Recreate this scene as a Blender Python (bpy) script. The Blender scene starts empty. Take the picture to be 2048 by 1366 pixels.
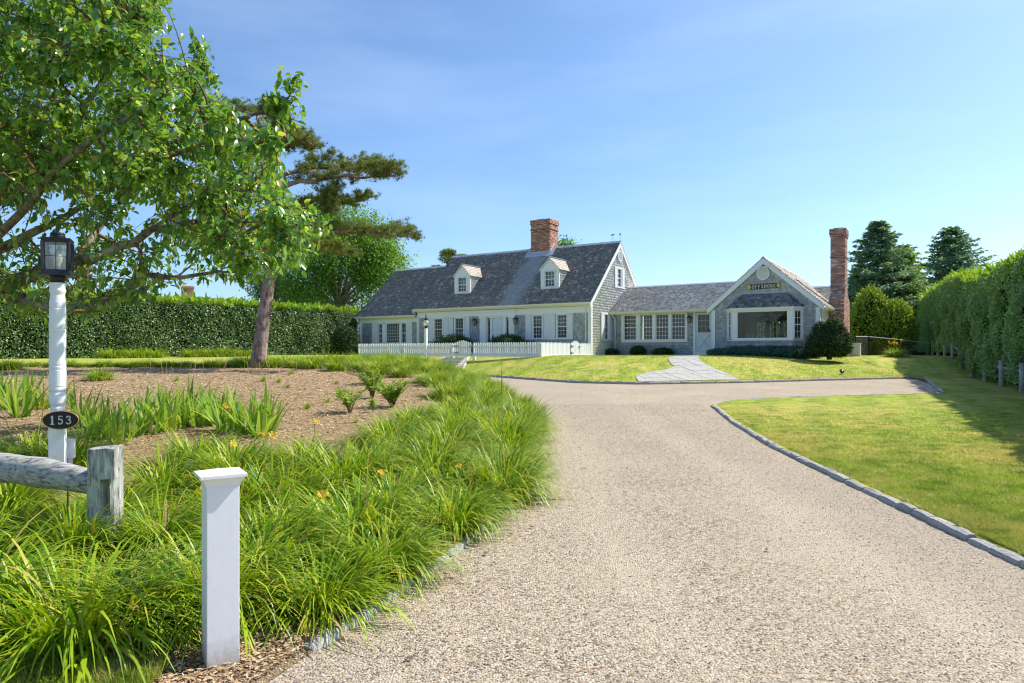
import bpy, math, random
import numpy as np
from mathutils import Vector, Matrix

SC = bpy.context.scene
COL = SC.collection
rng = np.random.default_rng(11)
random.seed(5)

# ------------------------------------------------------------------ camera
FPX, CX, HY, CAMH = 1365.0, 1024.0, 705.0, 1.44
cd = bpy.data.cameras.new("camera"); cam = bpy.data.objects.new("camera", cd); COL.objects.link(cam)
cd.sensor_width = 36.0; cd.lens = 24.0; cd.clip_start = 0.05; cd.clip_end = 3000.0
cd.shift_y = (HY - 683.0) / 2048.0
cam.location = (0, 0, CAMH); cam.rotation_euler = (math.radians(90), 0, 0)
SC.camera = cam

# ------------------------------------------------------------------ sky and sun
SUN_AZ, SUN_EL = 21.0, 48.0           # azimuth counted from +X towards +Y (away from the camera)
wd = bpy.data.worlds.new("World"); SC.world = wd; wd.use_nodes = True
nt = wd.node_tree; nt.nodes.clear()
def wn(t): return nt.nodes.new(t)
sky = wn('ShaderNodeTexSky'); sky.sky_type = 'NISHITA'; sky.sun_disc = False
sky.sun_elevation = math.radians(SUN_EL); sky.sun_rotation = math.radians(90 - SUN_AZ)
sky.air_density = 0.9; sky.dust_density = 1.0; sky.ozone_density = 5.0; sky.altitude = 10
tc = wn('ShaderNodeTexCoord'); mp = wn('ShaderNodeMapping')
mp.inputs['Rotation'].default_value = (0.0, 0.16, 0.5); mp.inputs['Scale'].default_value = (1.3, 0.8, 6.0)
nz = wn('ShaderNodeTexNoise'); nz.inputs['Scale'].default_value = 1.6; nz.inputs['Detail'].default_value = 6; nz.inputs['Roughness'].default_value = 0.55
rp = wn('ShaderNodeMapRange'); rp.inputs['From Min'].default_value = 0.46; rp.inputs['From Max'].default_value = 0.8; rp.inputs['To Max'].default_value = 0.13
mx = wn('ShaderNodeMix'); mx.data_type = 'RGBA'; mx.inputs['B'].default_value = (5.8, 7.0, 8.3, 1)
bg = wn('ShaderNodeBackground'); bg.inputs['Strength'].default_value = 0.091; wo = wn('ShaderNodeOutputWorld')
L = nt.links.new
L(tc.outputs['Generated'], mp.inputs['Vector']); L(mp.outputs['Vector'], nz.inputs['Vector']); L(nz.outputs['Fac'], rp.inputs['Value'])
L(rp.outputs['Result'], mx.inputs['Factor']); wb = wn('ShaderNodeMix'); wb.data_type = 'RGBA'; wb.blend_type = 'MULTIPLY'; wb.inputs['Factor'].default_value = 1.0; wb.inputs['B'].default_value = (.91, .99, 1.02, 1); L(sky.outputs['Color'], wb.inputs['A']); L(wb.outputs['Result'], mx.inputs['A']); L(mx.outputs['Result'], bg.inputs['Color']); L(bg.outputs['Background'], wo.inputs['Surface'])
sd = bpy.data.lights.new("sun", 'SUN'); sd.energy = 2.95; sd.angle = math.radians(0.53); sd.color = (1.0, 0.93, 0.82)
sun = bpy.data.objects.new("sun", sd); COL.objects.link(sun)
_a, _e = math.radians(SUN_AZ), math.radians(SUN_EL)
sun.rotation_euler = Vector((math.cos(_a)*math.cos(_e), math.sin(_a)*math.cos(_e), math.sin(_e))).to_track_quat('Z', 'Y').to_euler()
sun.location = (20, 10, 30)
vs = SC.view_settings; vs.view_transform = 'Standard'; vs.look = 'None'; vs.gamma = 1.0; vs.use_curve_mapping = False
vs.exposure = 1.2
SC.cycles.max_bounces = 8; SC.cycles.transparent_max_bounces = 8; SC.cycles.use_denoising = True; SC.cycles.denoiser = 'OPENIMAGEDENOISE'; SC.cycles.denoising_input_passes = 'RGB_ALBEDO_NORMAL'; SC.cycles.denoising_prefilter = 'ACCURATE'; SC.cycles.filter_width = 1.2

# ------------------------------------------------------------------ helpers
def tag(o, label=None, cat=None, group=None, kind=None):
    if label: o["label"] = label
    if cat: o["category"] = cat
    if group: o["group"] = group
    if kind: o["kind"] = kind
    return o
def empty(name, loc=(0, 0, 0), rz=0.0, label=None, cat=None, group=None, kind=None):
    o = bpy.data.objects.new(name, None); COL.objects.link(o); o.location = loc; o.rotation_euler = (0, 0, rz)
    o.empty_display_size = 0.1
    return tag(o, label, cat, group, kind)
def link(name, me, parent=None, loc=(0, 0, 0), rot=(0, 0, 0), scale=None):
    o = bpy.data.objects.new(name, me); COL.objects.link(o); o.location = loc; o.rotation_euler = rot
    if scale is not None: o.scale = scale
    if parent: o.parent = parent
    return o
def mesh_np(name, V, F, m, smooth=False):
    V = np.asarray(V, dtype=np.float32).reshape(-1, 3); F = np.asarray(F, dtype=np.int32)
    me = bpy.data.meshes.new(name); k = F.shape[1]
    me.vertices.add(len(V)); me.vertices.foreach_set("co", V.ravel())
    me.loops.add(F.size); me.loops.foreach_set("vertex_index", F.ravel())
    me.polygons.add(len(F)); me.polygons.foreach_set("loop_start", np.arange(0, F.size, k, dtype=np.int32))
    me.polygons.foreach_set("loop_total", np.full(len(F), k, dtype=np.int32))
    if smooth: me.polygons.foreach_set("use_smooth", np.ones(len(F), dtype=bool))
    me.materials.append(m); me.update(calc_edges=True)
    return me
class MB:
    """collects shapes for one mesh"""
    def __init__(s): s.v = []; s.f = []
    def add(s, vs, fs):
        b = len(s.v); s.v += [tuple(map(float, p)) for p in vs]; s.f += [[b + i for i in f] for f in fs]; return s
    def box(s, x0, x1, y0, y1, z0, z1):
        return s.add([(x0,y0,z0),(x1,y0,z0),(x1,y1,z0),(x0,y1,z0),(x0,y0,z1),(x1,y0,z1),(x1,y1,z1),(x0,y1,z1)],
                     [(0,3,2,1),(4,5,6,7),(0,1,5,4),(1,2,6,5),(2,3,7,6),(3,0,4,7)])
    def obox(s, a, b, w, h, up=(0, 0, 1)):
        """beam from a to b, width w (sideways) and height h"""
        a = Vector(a); b = Vector(b); d = (b - a).normalized(); sd_ = d.cross(Vector(up)).normalized(); u_ = sd_.cross(d)
        P = []
        for q in (a, b):
            for i, j in ((-1,-1),(1,-1),(1,1),(-1,1)): P.append(q + sd_*(i*w/2) + u_*(j*h/2))
        return s.add(P, [(0,1,2,3),(7,6,5,4),(0,4,5,1),(1,5,6,2),(2,6,7,3),(3,7,4,0)])
    def prism(s, pts, off):
        n = len(pts); off = Vector(off); P = [Vector(p) for p in pts]; P += [p + off for p in P]
        return s.add(P, [tuple(range(n))[::-1], tuple(range(n, 2*n))] + [(i, (i+1) % n, n+(i+1) % n, n+i) for i in range(n)])
    def tube(s, pts, rad, n=8, cap=True):
        P = [Vector(p) for p in pts]; k = len(P)
        if not hasattr(rad, '__len__'): rad = [rad]*k
        vs = []
        ref = Vector((0.31, 0.2, 0.93))
        for i in range(k):
            d = (P[min(i+1, k-1)] - P[max(i-1, 0)]).normalized()
            if abs(d.dot(ref)) > 0.97: ref = Vector((0.9, 0.3, 0.1))
            a = d.cross(ref).normalized(); b = d.cross(a)
            for j in range(n):
                t = 2*math.pi*j/n; vs.append(P[i] + (a*math.cos(t) + b*math.sin(t))*rad[i])
        fs = [(i*n+j, i*n+(j+1) % n, (i+1)*n+(j+1) % n, (i+1)*n+j) for i in range(k-1) for j in range(n)]
        if cap: fs += [tuple(range(n))[::-1], tuple(range((k-1)*n, k*n))]
        return s.add(vs, fs)
    def lathe(s, prof, n=20, c=(0, 0), square=False):
        """prof: list of (radius, z)"""
        vs = []
        for r, z in prof:
            for j in range(n):
                t = 2*math.pi*(j+.5)/n; vs.append((c[0]+r*math.cos(t), c[1]+r*math.sin(t), z))
        k = len(prof)
        fs = [(i*n+j, i*n+(j+1) % n, (i+1)*n+(j+1) % n, (i+1)*n+j) for i in range(k-1) for j in range(n)]
        fs += [tuple(range(n))[::-1], tuple(range((k-1)*n, k*n))]
        return s.add(vs, fs)
    def disc(s, c, ax, ay, r1, r2, n=24):
        c = Vector(c); ax = Vector(ax); ay = Vector(ay)
        return s.add([c + ax*r1*math.cos(2*math.pi*i/n) + ay*r2*math.sin(2*math.pi*i/n) for i in range(n)], [tuple(range(n))])
    def build(s, name, m, parent=None, smooth=False, bevel=0, loc=(0, 0, 0), rot=(0, 0, 0)):
        me = bpy.data.meshes.new(name); me.from_pydata(s.v, [], s.f); me.materials.append(m); me.update()
        if smooth: me.polygons.foreach_set("use_smooth", np.ones(len(me.polygons), dtype=bool))
        o = link(name, me, parent, loc, rot)
        if bevel:
            md = o.modifiers.new("bevel", 'BEVEL'); md.width = bevel; md.segments = 2; md.limit_method = 'ANGLE'
        return o
def copy_tree(o, parent=None):
    c = o.copy(); COL.objects.link(c)
    if parent: c.parent = parent
    for ch in o.children: copy_tree(ch, c)
    return c

# ------------------------------------------------------------------ materials
class N:
    def __init__(s, name):
        s.m = bpy.data.materials.new(name); s.m.use_nodes = True; s.t = s.m.node_tree; s.t.nodes.clear()
        s.gain = 1.22; s.out = s.n('ShaderNodeOutputMaterial'); s.geo = s.n('ShaderNodeNewGeometry')
    def n(s, t, **kw):
        x = s.t.nodes.new(t)
        for k, v in kw.items(): setattr(x, k, v)
        return x
    def put(s, sock, v):
        if hasattr(v, 'is_linked') or hasattr(v, 'links'): s.t.links.new(v, sock)
        elif hasattr(v, '__len__') and len(v) == 3 and sock.type == 'RGBA': sock.default_value = (*v, 1)
        else: sock.default_value = v
    def ramp(s, fac, stops, interp='LINEAR'):
        r = s.n('ShaderNodeValToRGB'); r.color_ramp.interpolation = interp; e = r.color_ramp.elements
        while len(e) < len(stops): e.new(0.5)
        for i, (p, c) in enumerate(stops): e[i].position = p; e[i].color = (*c, 1)
        s.put(r.inputs['Fac'], fac); return r.outputs['Color']
    def noise(s, scale, detail=4, rough=.55, vec=None, stretch=None):
        x = s.n('ShaderNodeTexNoise'); x.inputs['Scale'].default_value = scale; x.inputs['Detail'].default_value = detail; x.inputs['Roughness'].default_value = rough
        v = vec if vec is not None else s.geo.outputs['Position']
        if stretch:
            mpp = s.n('ShaderNodeMapping'); mpp.inputs['Scale'].default_value = stretch; s.put(mpp.inputs['Vector'], v); v = mpp.outputs['Vector']
        s.put(x.inputs['Vector'], v); return x.outputs['Fac']
    def mr(s, v, a, b, c=0.0, d=1.0):
        x = s.n('ShaderNodeMapRange'); x.inputs['From Min'].default_value = a; x.inputs['From Max'].default_value = b
        x.inputs['To Min'].default_value = c; x.inputs['To Max'].default_value = d; s.put(x.inputs['Value'], v); return x.outputs['Result']
    def mix(s, f, a, b, bt='MIX'):
        x = s.n('ShaderNodeMix', data_type='RGBA', blend_type=bt); s.put(x.inputs['Factor'], f); s.put(x.inputs['A'], a); s.put(x.inputs['B'], b); return x.outputs['Result']
    def bump(s, h, strength=.3, dist=.01):
        x = s.n('ShaderNodeBump'); x.inputs['Strength'].default_value = strength; x.inputs['Distance'].default_value = dist; s.put(x.inputs['Height'], h); return x.outputs['Normal']
    def pbr(s, col, rough=.7, spec=.3, normal=None, metal=0.0, transl=0.0, tcol=None):
        if s.gain != 1.0:
            g_ = (s.gain,)*3; col = s.mix(1.0, col, g_, 'MULTIPLY'); tcol = s.mix(1.0, tcol, g_, 'MULTIPLY') if tcol is not None else None
        p = s.n('ShaderNodeBsdfPrincipled'); s.put(p.inputs['Base Color'], col); s.put(p.inputs['Roughness'], rough)
        p.inputs['Specular IOR Level'].default_value = spec; p.inputs['Metallic'].default_value = metal
        if normal is not None: s.put(p.inputs['Normal'], normal)
        o = p.outputs['BSDF']
        if transl:
            t = s.n('ShaderNodeBsdfTranslucent'); s.put(t.inputs['Color'], tcol if tcol is not None else col)
            mxs = s.n('ShaderNodeMixShader'); mxs.inputs['Fac'].default_value = transl
            s.t.links.new(o, mxs.inputs[1]); s.t.links.new(t.outputs['BSDF'], mxs.inputs[2]); o = mxs.outputs['Shader']
        s.t.links.new(o, s.out.inputs['Surface']); return s.m
def foliage(name, stops, transl=.35, rough=.45, spec=.35, tint=(1.25, 1.15, .55), brown=0.):
    k = N(name); c = k.ramp(k.geo.outputs['Random Per Island'], stops)
    v = k.noise(.9, 3); c = k.mix(k.mr(v, .35, .7, .0, .45), c, (.6, .62, .5), 'MULTIPLY')
    if brown: c = k.mix(k.mr(k.noise(2.1, 5, .65), .58, .70, 0, brown), c, (.22, .19, .07))
    return k.pbr(c, rough, spec, transl=transl, tcol=k.mix(1.0, c, tint, 'MULTIPLY'))
def island(name, stops, rough=.8, spec=.25, bump=None, grime=None, nstretch=None):
    k = N(name); c = k.ramp(k.geo.outputs['Random Per Island'], stops)
    if grime: c = k.mix(k.mr(k.noise(grime[0], 5, .6, stretch=nstretch), .38, .72, 0, grime[1]), c, grime[2])
    nb = k.bump(k.noise(bump[0], 4), bump[1], bump[2]) if bump else None
    return k.pbr(c, rough, spec, nb)
def plain(name, col, rough=.6, spec=.3, metal=0., var=.12, scale=3., bump=None, dark=(.5, .5, .5)):
    k = N(name); k.gain = 1.0; c = k.mix(k.mr(k.noise(scale, 5, .6), .35, .75, 0, var), col, tuple(a*b for a, b in zip(col, dark)))
    nb = k.bump(k.noise(bump[0], 5), bump[1], bump[2]) if bump else None
    return k.pbr(c, rough, spec, nb, metal)

M = {}
M['white'] = plain('white_paint', (.80, .81, .82), .45, .35, var=.10, scale=6., dark=(.82, .80, .76))
M['cream'] = plain('cream_gutter', (.76, .74, .66), .4, .4, var=.12, scale=4., dark=(.8, .78, .72))
M['postwhite'] = plain('post_paint', (.80, .81, .83), .4, .4, var=.22, scale=14., dark=(.84, .82, .78), bump=(60, .05, .002))
def dirty_paint():
    k = N('post_paint'); k.gain = 1.0; tcn = k.n('ShaderNodeTexCoord'); sp = k.n('ShaderNodeSeparateXYZ'); k.put(sp.inputs['Vector'], tcn.outputs['Object'])
    c = k.mix(k.mr(k.noise(14, 5, .6), .35, .75, 0, .22), (.80, .81, .83), (.67, .66, .65))
    sp2 = k.n('ShaderNodeMath', operation='MULTIPLY_ADD'); k.put(sp2.inputs[0], k.noise(38, 6, .75)); sp2.inputs[1].default_value = -.22; k.put(sp2.inputs[2], sp.outputs['Z'])
    c = k.mix(k.mr(sp2.outputs[0], .06, -.10, 0, .75), c, (.36, .30, .23))      # soil splashed up the foot
    c = k.mix(k.mr(k.noise(60, 3, .5), .735, .76, 0, .8), c, (.25, .23, .21))    # chips
    c = k.mix(k.mr(k.noise(5, 6, .7, stretch=(1, 1, .12)), .55, .75, 0, .3), c, (.62, .63, .60))
    return k.pbr(c, .5, .3, k.bump(k.noise(30, 5, .6, stretch=(1, 1, .2)), .12, .004))
M['postwhite'] = dirty_paint()
M['black'] = plain('black_metal', (.018, .019, .022), .38, .5, metal=.3, var=.5, scale=30., dark=(2.2, 2.3, 2.6))
M['iron'] = plain('black_iron', (.012, .012, .013), .5, .4, var=.2)
M['gold'] = plain('gold_leaf', (.75, .50, .14), .35, .5, metal=.5, var=.4, scale=60.)
M['silver'] = plain('silver_numeral', (.62, .62, .60), .4, .5, metal=.3, var=.2, scale=80)
M['lead'] = plain('lead_flashing', (.50, .54, .60), .5, .4, metal=.2, var=.3, scale=3)
M['dark'] = plain('dark_core', (.015, .022, .008), .95, .05, var=.4, scale=4)  # near black: the shade inside hedges and shrubs is put into this colour
M['barkpine'] = None
def bark(name, a, b, lich, la, sc=8):
    k = N(name); f = k.noise(sc, 6, .7, stretch=(1, 1, .35)); c = k.ramp(f, [(.38, a), (.58, b)])
    c = k.mix(k.mr(k.noise(3.1, 5, .65), .5, .66, 0, la), c, lich)
    return k.pbr(c, .9, .1, k.bump(f, 1.0, .06))
M['bark'] = bark('lichen_bark', (.09, .07, .055), (.28, .23, .18), (.42, .42, .30), .9, 14)
M['barkpine'] = bark('pine_bark', (.10, .065, .05), (.31, .22, .185), (.40, .39, .35), .55, 13)
M['twig'] = plain('twig', (.20, .12, .08), .8, .1, var=.4, scale=12)
def wood(name='weathered_wood', st=(1.5, 1.5, .22)):
    k = N(name); f2 = k.noise(34, 6, .65, stretch=st)
    c = k.ramp(f2, [(.34, (.07, .065, .058)), (.47, (.27, .265, .25)), (.68, (.50, .49, .47))])
    c = k.mix(k.mr(k.noise(7, 6, .7), .52, .64, 0, .85), c, (.36, .40, .30))
    c = k.mix(k.mr(k.noise(11, 5, .7), .62, .7, 0, .8), c, (.03, .03, .028))
    return k.pbr(c, .85, .15, k.bump(f2, .9, .012))
M['wood'] = wood(); M['woodrail'] = wood('weathered_rail', (.25, 1.2, 1.6))
WALLST = [(0, (.25, .285, .35)), (.35, (.30, .335, .405)), (.7, (.34, .375, .445)), (1, (.42, .445, .495))]
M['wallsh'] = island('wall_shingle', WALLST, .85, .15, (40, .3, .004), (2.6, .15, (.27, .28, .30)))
M['sunlitsh'] = island('sunlit_shingle', [(0, (.54, .53, .52)), (.5, (.62, .61, .59)), (1, (.70, .68, .64))], .85, .15, (40, .3, .004), (1.0, .35, (.60, .55, .44)))  # brighter wall shingle for sun-facing sides; the sunlight is put into the colour
M['roofsh'] = island('roof_shingle', [(0, (.045, .047, .052)), (.45, (.085, .086, .09)), (.8, (.13, .125, .12)), (.93, (.22, .205, .185)), (1, (.40, .38, .35))], .8, .25, (30, .35, .006), (.5, .5, (.15, .155, .17)), (1, 1, 1))
M['roofpale'] = island('pale_roof_shingle', [(0, (.34, .29, .23)), (.25, (.48, .42, .35)), (.7, (.58, .52, .45)), (1, (.72, .68, .62))], .85, .2, (30, .35, .006), (.6, .3, (.36, .31, .24)))
M['roofdark'] = island('bay_shingle', [(0, (.07, .075, .085)), (.6, (.13, .14, .155)), (1, (.22, .23, .25))], .8, .25, (30, .3, .006))
M['brick'] = island('brick', [(0, (.26, .12, .08)), (.5, (.42, .21, .14)), (.85, (.50, .28, .19)), (1, (.58, .44, .36))], .85, .15, (60, .3, .004), (1.2, .4, (.34, .20, .16)))
M['brickold'] = island('old_brick', [(0, (.24, .12, .09)), (.5, (.36, .19, .14)), (.85, (.44, .27, .21)), (.95, (.54, .44, .38)), (1, (.62, .58, .54))], .85, .15, (60, .3, .004), (1.2, .5, (.30, .19, .15)))
M['mortar'] = plain('mortar', (.36, .31, .27), .95, .05, var=.4, scale=8)
M['woodin'] = plain('interior_wood', (.46, .31, .15), .6, .2, var=.4, scale=2)
M['plaster'] = plain('interior_plaster', (.48, .41, .26), .8, .1)
M['door'] = plain('door_paint', (.66, .72, .78), .4, .4, var=.1)
M['shutter'] = plain('shutter_paint', (.74, .75, .77), .5, .3, var=.12, scale=8)
def glass():
    k = N('window_glass'); fr = k.n('ShaderNodeFresnel'); fr.inputs['IOR'].default_value = 1.6
    t = k.n('ShaderNodeBsdfTransparent'); t.inputs['Color'].default_value = (.86, .9, .88, 1); g = k.n('ShaderNodeBsdfGlossy'); g.inputs['Roughness'].default_value = .015
    mxs = k.n('ShaderNodeMixShader'); k.put(mxs.inputs['Fac'], fr.outputs['Fac']); k.t.links.new(t.outputs['BSDF'], mxs.inputs[1]); k.t.links.new(g.outputs['BSDF'], mxs.inputs[2])
    k.t.links.new(mxs.outputs['Shader'], k.out.inputs['Surface']); return k.m
M['glass'] = glass()
def frosted():
    k = N('seeded_glass'); t = k.n('ShaderNodeBsdfTransparent'); t.inputs['Color'].default_value = (.9, .92, .9, 1)
    d = k.n('ShaderNodeBsdfTranslucent'); d.inputs['Color'].default_value = (.75, .75, .70, 1); g = k.n('ShaderNodeBsdfGlossy'); g.inputs['Roughness'].default_value = .1
    a = k.n('ShaderNodeMixShader'); a.inputs['Fac'].default_value = .45; k.t.links.new(t.outputs[0], a.inputs[1]); k.t.links.new(d.outputs[0], a.inputs[2])
    b = k.n('ShaderNodeMixShader'); b.inputs['Fac'].default_value = .08; k.t.links.new(a.outputs[0], b.inputs[1]); k.t.links.new(g.outputs[0], b.inputs[2])
    k.t.links.new(b.outputs[0], k.out.inputs['Surface']); return k.m
M['frost'] = frosted()
# stone, gravel, mulch, lawn
M['granite'] = (lambda k: k.pbr(k.mix(k.mr(k.n('ShaderNodeObjectInfo').outputs['Random'], 0, 1, 0, .4), k.ramp(k.noise(55, 6, .7), [(.3, (.17, .165, .155)), (.5, (.32, .31, .29)), (.72, (.47, .46, .43))]), (.22, .215, .20)), .85, .2, k.bump(k.noise(22, 5), .6, .015)))(N('granite'))
M['flag'] = (lambda k: k.pbr(k.mix(k.mr(k.noise(30, 5), .35, .7, 0, .5), k.ramp(k.geo.outputs['Random Per Island'], [(0, (.30, .295, .285)), (1, (.42, .405, .38))]), (.28, .275, .265)), .8, .2, k.bump(k.noise(40, 4), .3, .004)))(N('flagstone'))
PEB = [(0, (.04, .036, .03)), (.11, (.10, .082, .062)), (.22, (.235, .188, .128)), (.45, (.35, .28, .195)), (.62, (.41, .348, .258)), (.82, (.475, .428, .342)), (.93, (.40, .275, .155)), (1, (.22, .215, .21))]
def gravel():
    k = N('gravel')
    vo = k.n('ShaderNodeTexVoronoi'); vo.inputs['Scale'].default_value = 82; k.put(vo.inputs['Vector'], k.geo.outputs['Position'])
    hs = k.n('ShaderNodeSeparateColor'); k.put(hs.inputs['Color'], vo.outputs['Color'])
    c = k.ramp(hs.outputs['Red'], PEB)
    ed = k.mr(vo.outputs['Distance'], .0, .75, 1.0, .45); c = k.mix(1.0, c, ed, 'MULTIPLY') if False else c
    c = k.mix(k.mr(k.noise(.7, 4, .6), .42, .66, 0, .55), c, (.40, .332, .24))
    c = k.mix(k.mr(k.noise(.33, 3, .5, stretch=(1.6, .16, 1)), .47, .6, 0, .6), c, (.30, .255, .205))
    sp = k.n('ShaderNodeSeparateXYZ'); k.put(sp.inputs['Vector'], k.geo.outputs['Position'])       # wheel tracks packed with dust
    wx = k.n('ShaderNodeMath', operation='MULTIPLY_ADD'); k.put(wx.inputs[0], k.noise(.25, 2)); wx.inputs[1].default_value = .9; k.put(wx.inputs[2], sp.outputs['X'])
    for x0_ in (1.25, 2.75):
        df = k.n('ShaderNodeMath', operation='SUBTRACT'); k.put(df.inputs[0], wx.outputs[0]); df.inputs[1].default_value = x0_
        ab = k.n('ShaderNodeMath', operation='ABSOLUTE'); k.put(ab.inputs[0], df.outputs[0])
        t_ = k.mr(ab.outputs[0], .42, .08, 0, .5); fd = k.mr(sp.outputs['Y'], 18, 12); mm = k.n('ShaderNodeMath', operation='MULTIPLY'); k.put(mm.inputs[0], t_); k.put(mm.inputs[1], fd)
        m2 = k.n('ShaderNodeMath', operation='MULTIPLY'); k.put(m2.inputs[0], mm.outputs[0]); k.put(m2.inputs[1], k.mr(k.noise(1.3, 5, .7), .3, .6, .25, 1.0)); c = k.mix(m2.outputs[0], c, (.44, .372, .275))
    return k.pbr(c, .85, .2, k.bump(vo.outputs['Distance'], .9, -.009))
M['gravel'] = gravel()
M['pebble'] = island('pebble', PEB, .7, .3)
def mulch():
    k = N('mulch'); k.gain = .92; f = k.noise(55, 5, .7); f2 = k.noise(.8, 4)
    c = k.ramp(f, [(.3, (.19, .125, .065)), (.48, (.41, .29, .16)), (.68, (.57, .44, .275))])
    c = k.mix(k.mr(f2, .4, .7, 0, .4), c, (.42, .275, .17)); return k.pbr(c, .9, .1, k.bump(f, 1.0, .03))
M['mulch'] = mulch()
M['chip'] = island('bark_chip', [(0, (.12, .072, .04)), (.3, (.29, .19, .105)), (.65, (.42, .295, .17)), (1, (.54, .43, .28))], .85, .15)
def lawn(name, blades):
    k = N(name)
    st = k.n('ShaderNodeTexWave', wave_type='BANDS', bands_direction='X'); st.inputs['Scale'].default_value = .30; st.inputs['Distortion'].default_value = .8; st.inputs['Detail'].default_value = 2
    mpp = k.n('ShaderNodeMapping'); mpp.inputs['Rotation'].default_value = (0, 0, .42); k.put(mpp.inputs['Vector'], k.geo.outputs['Position']); k.put(st.inputs['Vector'], mpp.outputs['Vector'])
    if blades: c = k.ramp(k.geo.outputs['Random Per Island'], [(0, (.15, .23, .02)), (.5, (.25, .34, .03)), (.85, (.36, .41, .06)), (1, (.50, .44, .17))])
    else: c = k.ramp(k.noise(38, 5, .7), [(.3, (.10, .155, .016)), (.5, (.21, .28, .030)), (.72, (.34, .39, .06))])
    c = k.mix(k.mr(st.outputs['Fac'], .3, .6, 0, .28), c, (.42, .47, .075))
    c = k.mix(k.mr(k.noise(.55, 5, .65), .46, .6, 0, .6), c, (.50, .40, .12))
    c = k.mix(k.mr(k.noise(1.7, 5, .65), .55, .75, 0, .5), c, (.15, .24, .025))
    c = k.mix(k.mr(k.noise(3.4, 6, .72), .50, .60, 0, .62), c, (.10, .185, .015)); c = k.mix(k.mr(k.noise(2.6, 7, .75, stretch=(1, 1.7, 1)), .53, .62, 0, .72), c, (.50, .41, .17))
    if blades: return k.pbr(c, .6, .2, transl=.45)
    return k.pbr(c, .85, .1, k.bump(k.noise(70, 4, .7), .8, .02))
M['lawn'] = lawn('lawn_turf', False); M['blade'] = lawn('lawn_blade', True)
M['soil'] = plain('soil', (.13, .10, .07), .95, .05, var=.4)
# foliage
M['treeleaf'] = foliage('tree_leaf', [(0, (.06, .16, .035)), (.45, (.13, .28, .045)), (.85, (.235, .41, .055)), (.985, (.40, .48, .065)), (1, (.45, .22, .05))], .46, .27, .7)
M['daylily'] = foliage('daylily_blade', [(0, (.065, .165, .008)), (.35, (.18, .315, .012)), (.8, (.35, .45, .018)), (.94, (.50, .51, .045)), (.965, (.46, .36, .12)), (1, (.36, .22, .09))], .30, .4, .4)
M['iris'] = foliage('iris_blade', [(0, (.12, .26, .045)), (.6, (.24, .40, .06)), (1, (.38, .50, .08))], .48, .45, .35)
M['hedgel'] = foliage('hedge_leaf', [(0, (.06, .14, .04)), (.6, (.12, .23, .06)), (1, (.24, .34, .09))], .3, .30, .65, brown=.35)
M['hedgetop'] = foliage('hedge_new_growth', [(0, (.15, .30, .025)), (.6, (.26, .42, .04)), (1, (.42, .50, .07))], .42, .42, .4)
M['hedger'] = foliage('hornbeam_leaf', [(0, (.10, .23, .10)), (.55, (.19, .36, .13)), (1, (.33, .46, .15))], .4, .30, .65, brown=.55)
M['yew'] = foliage('yew_needle', [(0, (.014, .04, .012)), (.6, (.03, .075, .018)), (1, (.065, .125, .025))], .12, .5, .25)
M['juniper'] = foliage('juniper_spray', [(0, (.04, .10, .085)), (.6, (.07, .155, .125)), (1, (.11, .21, .16))], .15, .55, .2)
M['spruce'] = foliage('spruce_needle', [(0, (.085, .175, .12)), (.6, (.16, .30, .195)), (1, (.29, .41, .25))], .38, .5, .25)
M['arbor'] = foliage('arborvitae_spray', [(0, (.10, .19, .025)), (.5, (.20, .33, .045)), (.9, (.32, .43, .06)), (1, (.36, .27, .10))], .4, .5, .2)
M['pine'] = foliage('pine_needle', [(0, (.07, .115, .025)), (.5, (.15, .215, .05)), (.88, (.24, .29, .075)), (1, (.33, .22, .10))], .35, .5, .2)
M['decid'] = foliage('far_leaf', [(0, (.05, .14, .02)), (.5, (.13, .28, .035)), (1, (.27, .43, .06))], .45, .42, .35)
M['petal'] = foliage('yellow_petal', [(0, (.80, .42, .03)), (1, (.85, .60, .06))], .35, .5, .2, (1, 1, .8))
# ------------------------------------------------------------------ terrain
YB = np.array([-8, 2.0, 3.19, 3.77, 4.97, 6.1, 8.7, 11.5, 14, 16.2, 21.6, 27.5, 30, 60.]); XB = np.array([-2.2, -1.35, -.9, -.65, -.27, -.02, .28, .40, .31, .10, -.8, -2.5, -3.4, -4.])
YR = np.array([-8, 4.28, 6.7, 8, 9.3, 11.84, 13.2, 14.0]); XR = np.array([3.1, 3.21, 3.32, 3.37, 3.46, 3.78, 4.02, 4.16])
XK = np.array([-60, -6, -2.6, -.46, 2.1, 4.1, 7.5, 12, 15.4, 20, 60.]); YK = np.array([34, 31, 28.5, 25.9, 22.6, 21.85, 22.6, 24.3, 25.5, 25, 25.])
TIP = np.array([(4.16, 14.0), (4.3, 14.75), (4.62, 15.35), (5.2, 15.95), (5.9, 16.3), (7.0, 16.7), (11.4, 18.05)])
def sm(t): t = np.clip(t, 0, 1); return t*t*(3-2*t)
def ground(x, y):
    x = np.asarray(x, float); y = np.asarray(y, float)
    xb = np.interp(y, YB, XB); s = sm((xb - x)/2.2)
    yc = np.clip(y, -6, 400)
    gl = np.where(yc < 20, .05*yc, 1.0 + .2*(1-np.exp(-(np.maximum(yc, 20)-20)/8)))
    gd = .019*np.clip(yc, -6, 45)
    z = gd + (gl-gd)*s
    b = sm((y - np.interp(x, XK, YK))/7.0)
    return z + (1.24 - z)*b
def gz(x, y): return float(ground(x, y))
def gp(px, py):
    """where the line of sight through a photo pixel meets the ground"""
    dx, dz = (px-CX)/FPX, (HY-py)/FPX; t = 1.5
    while t < 80:
        if CAMH + dz*t <= gz(dx*t, t): break
        t += .02
    return Vector((dx*t, t, gz(dx*t, t)))
def at(px, py, d): return Vector(((px-CX)/FPX*d, d, CAMH + (HY-py)/FPX*d))
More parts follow.
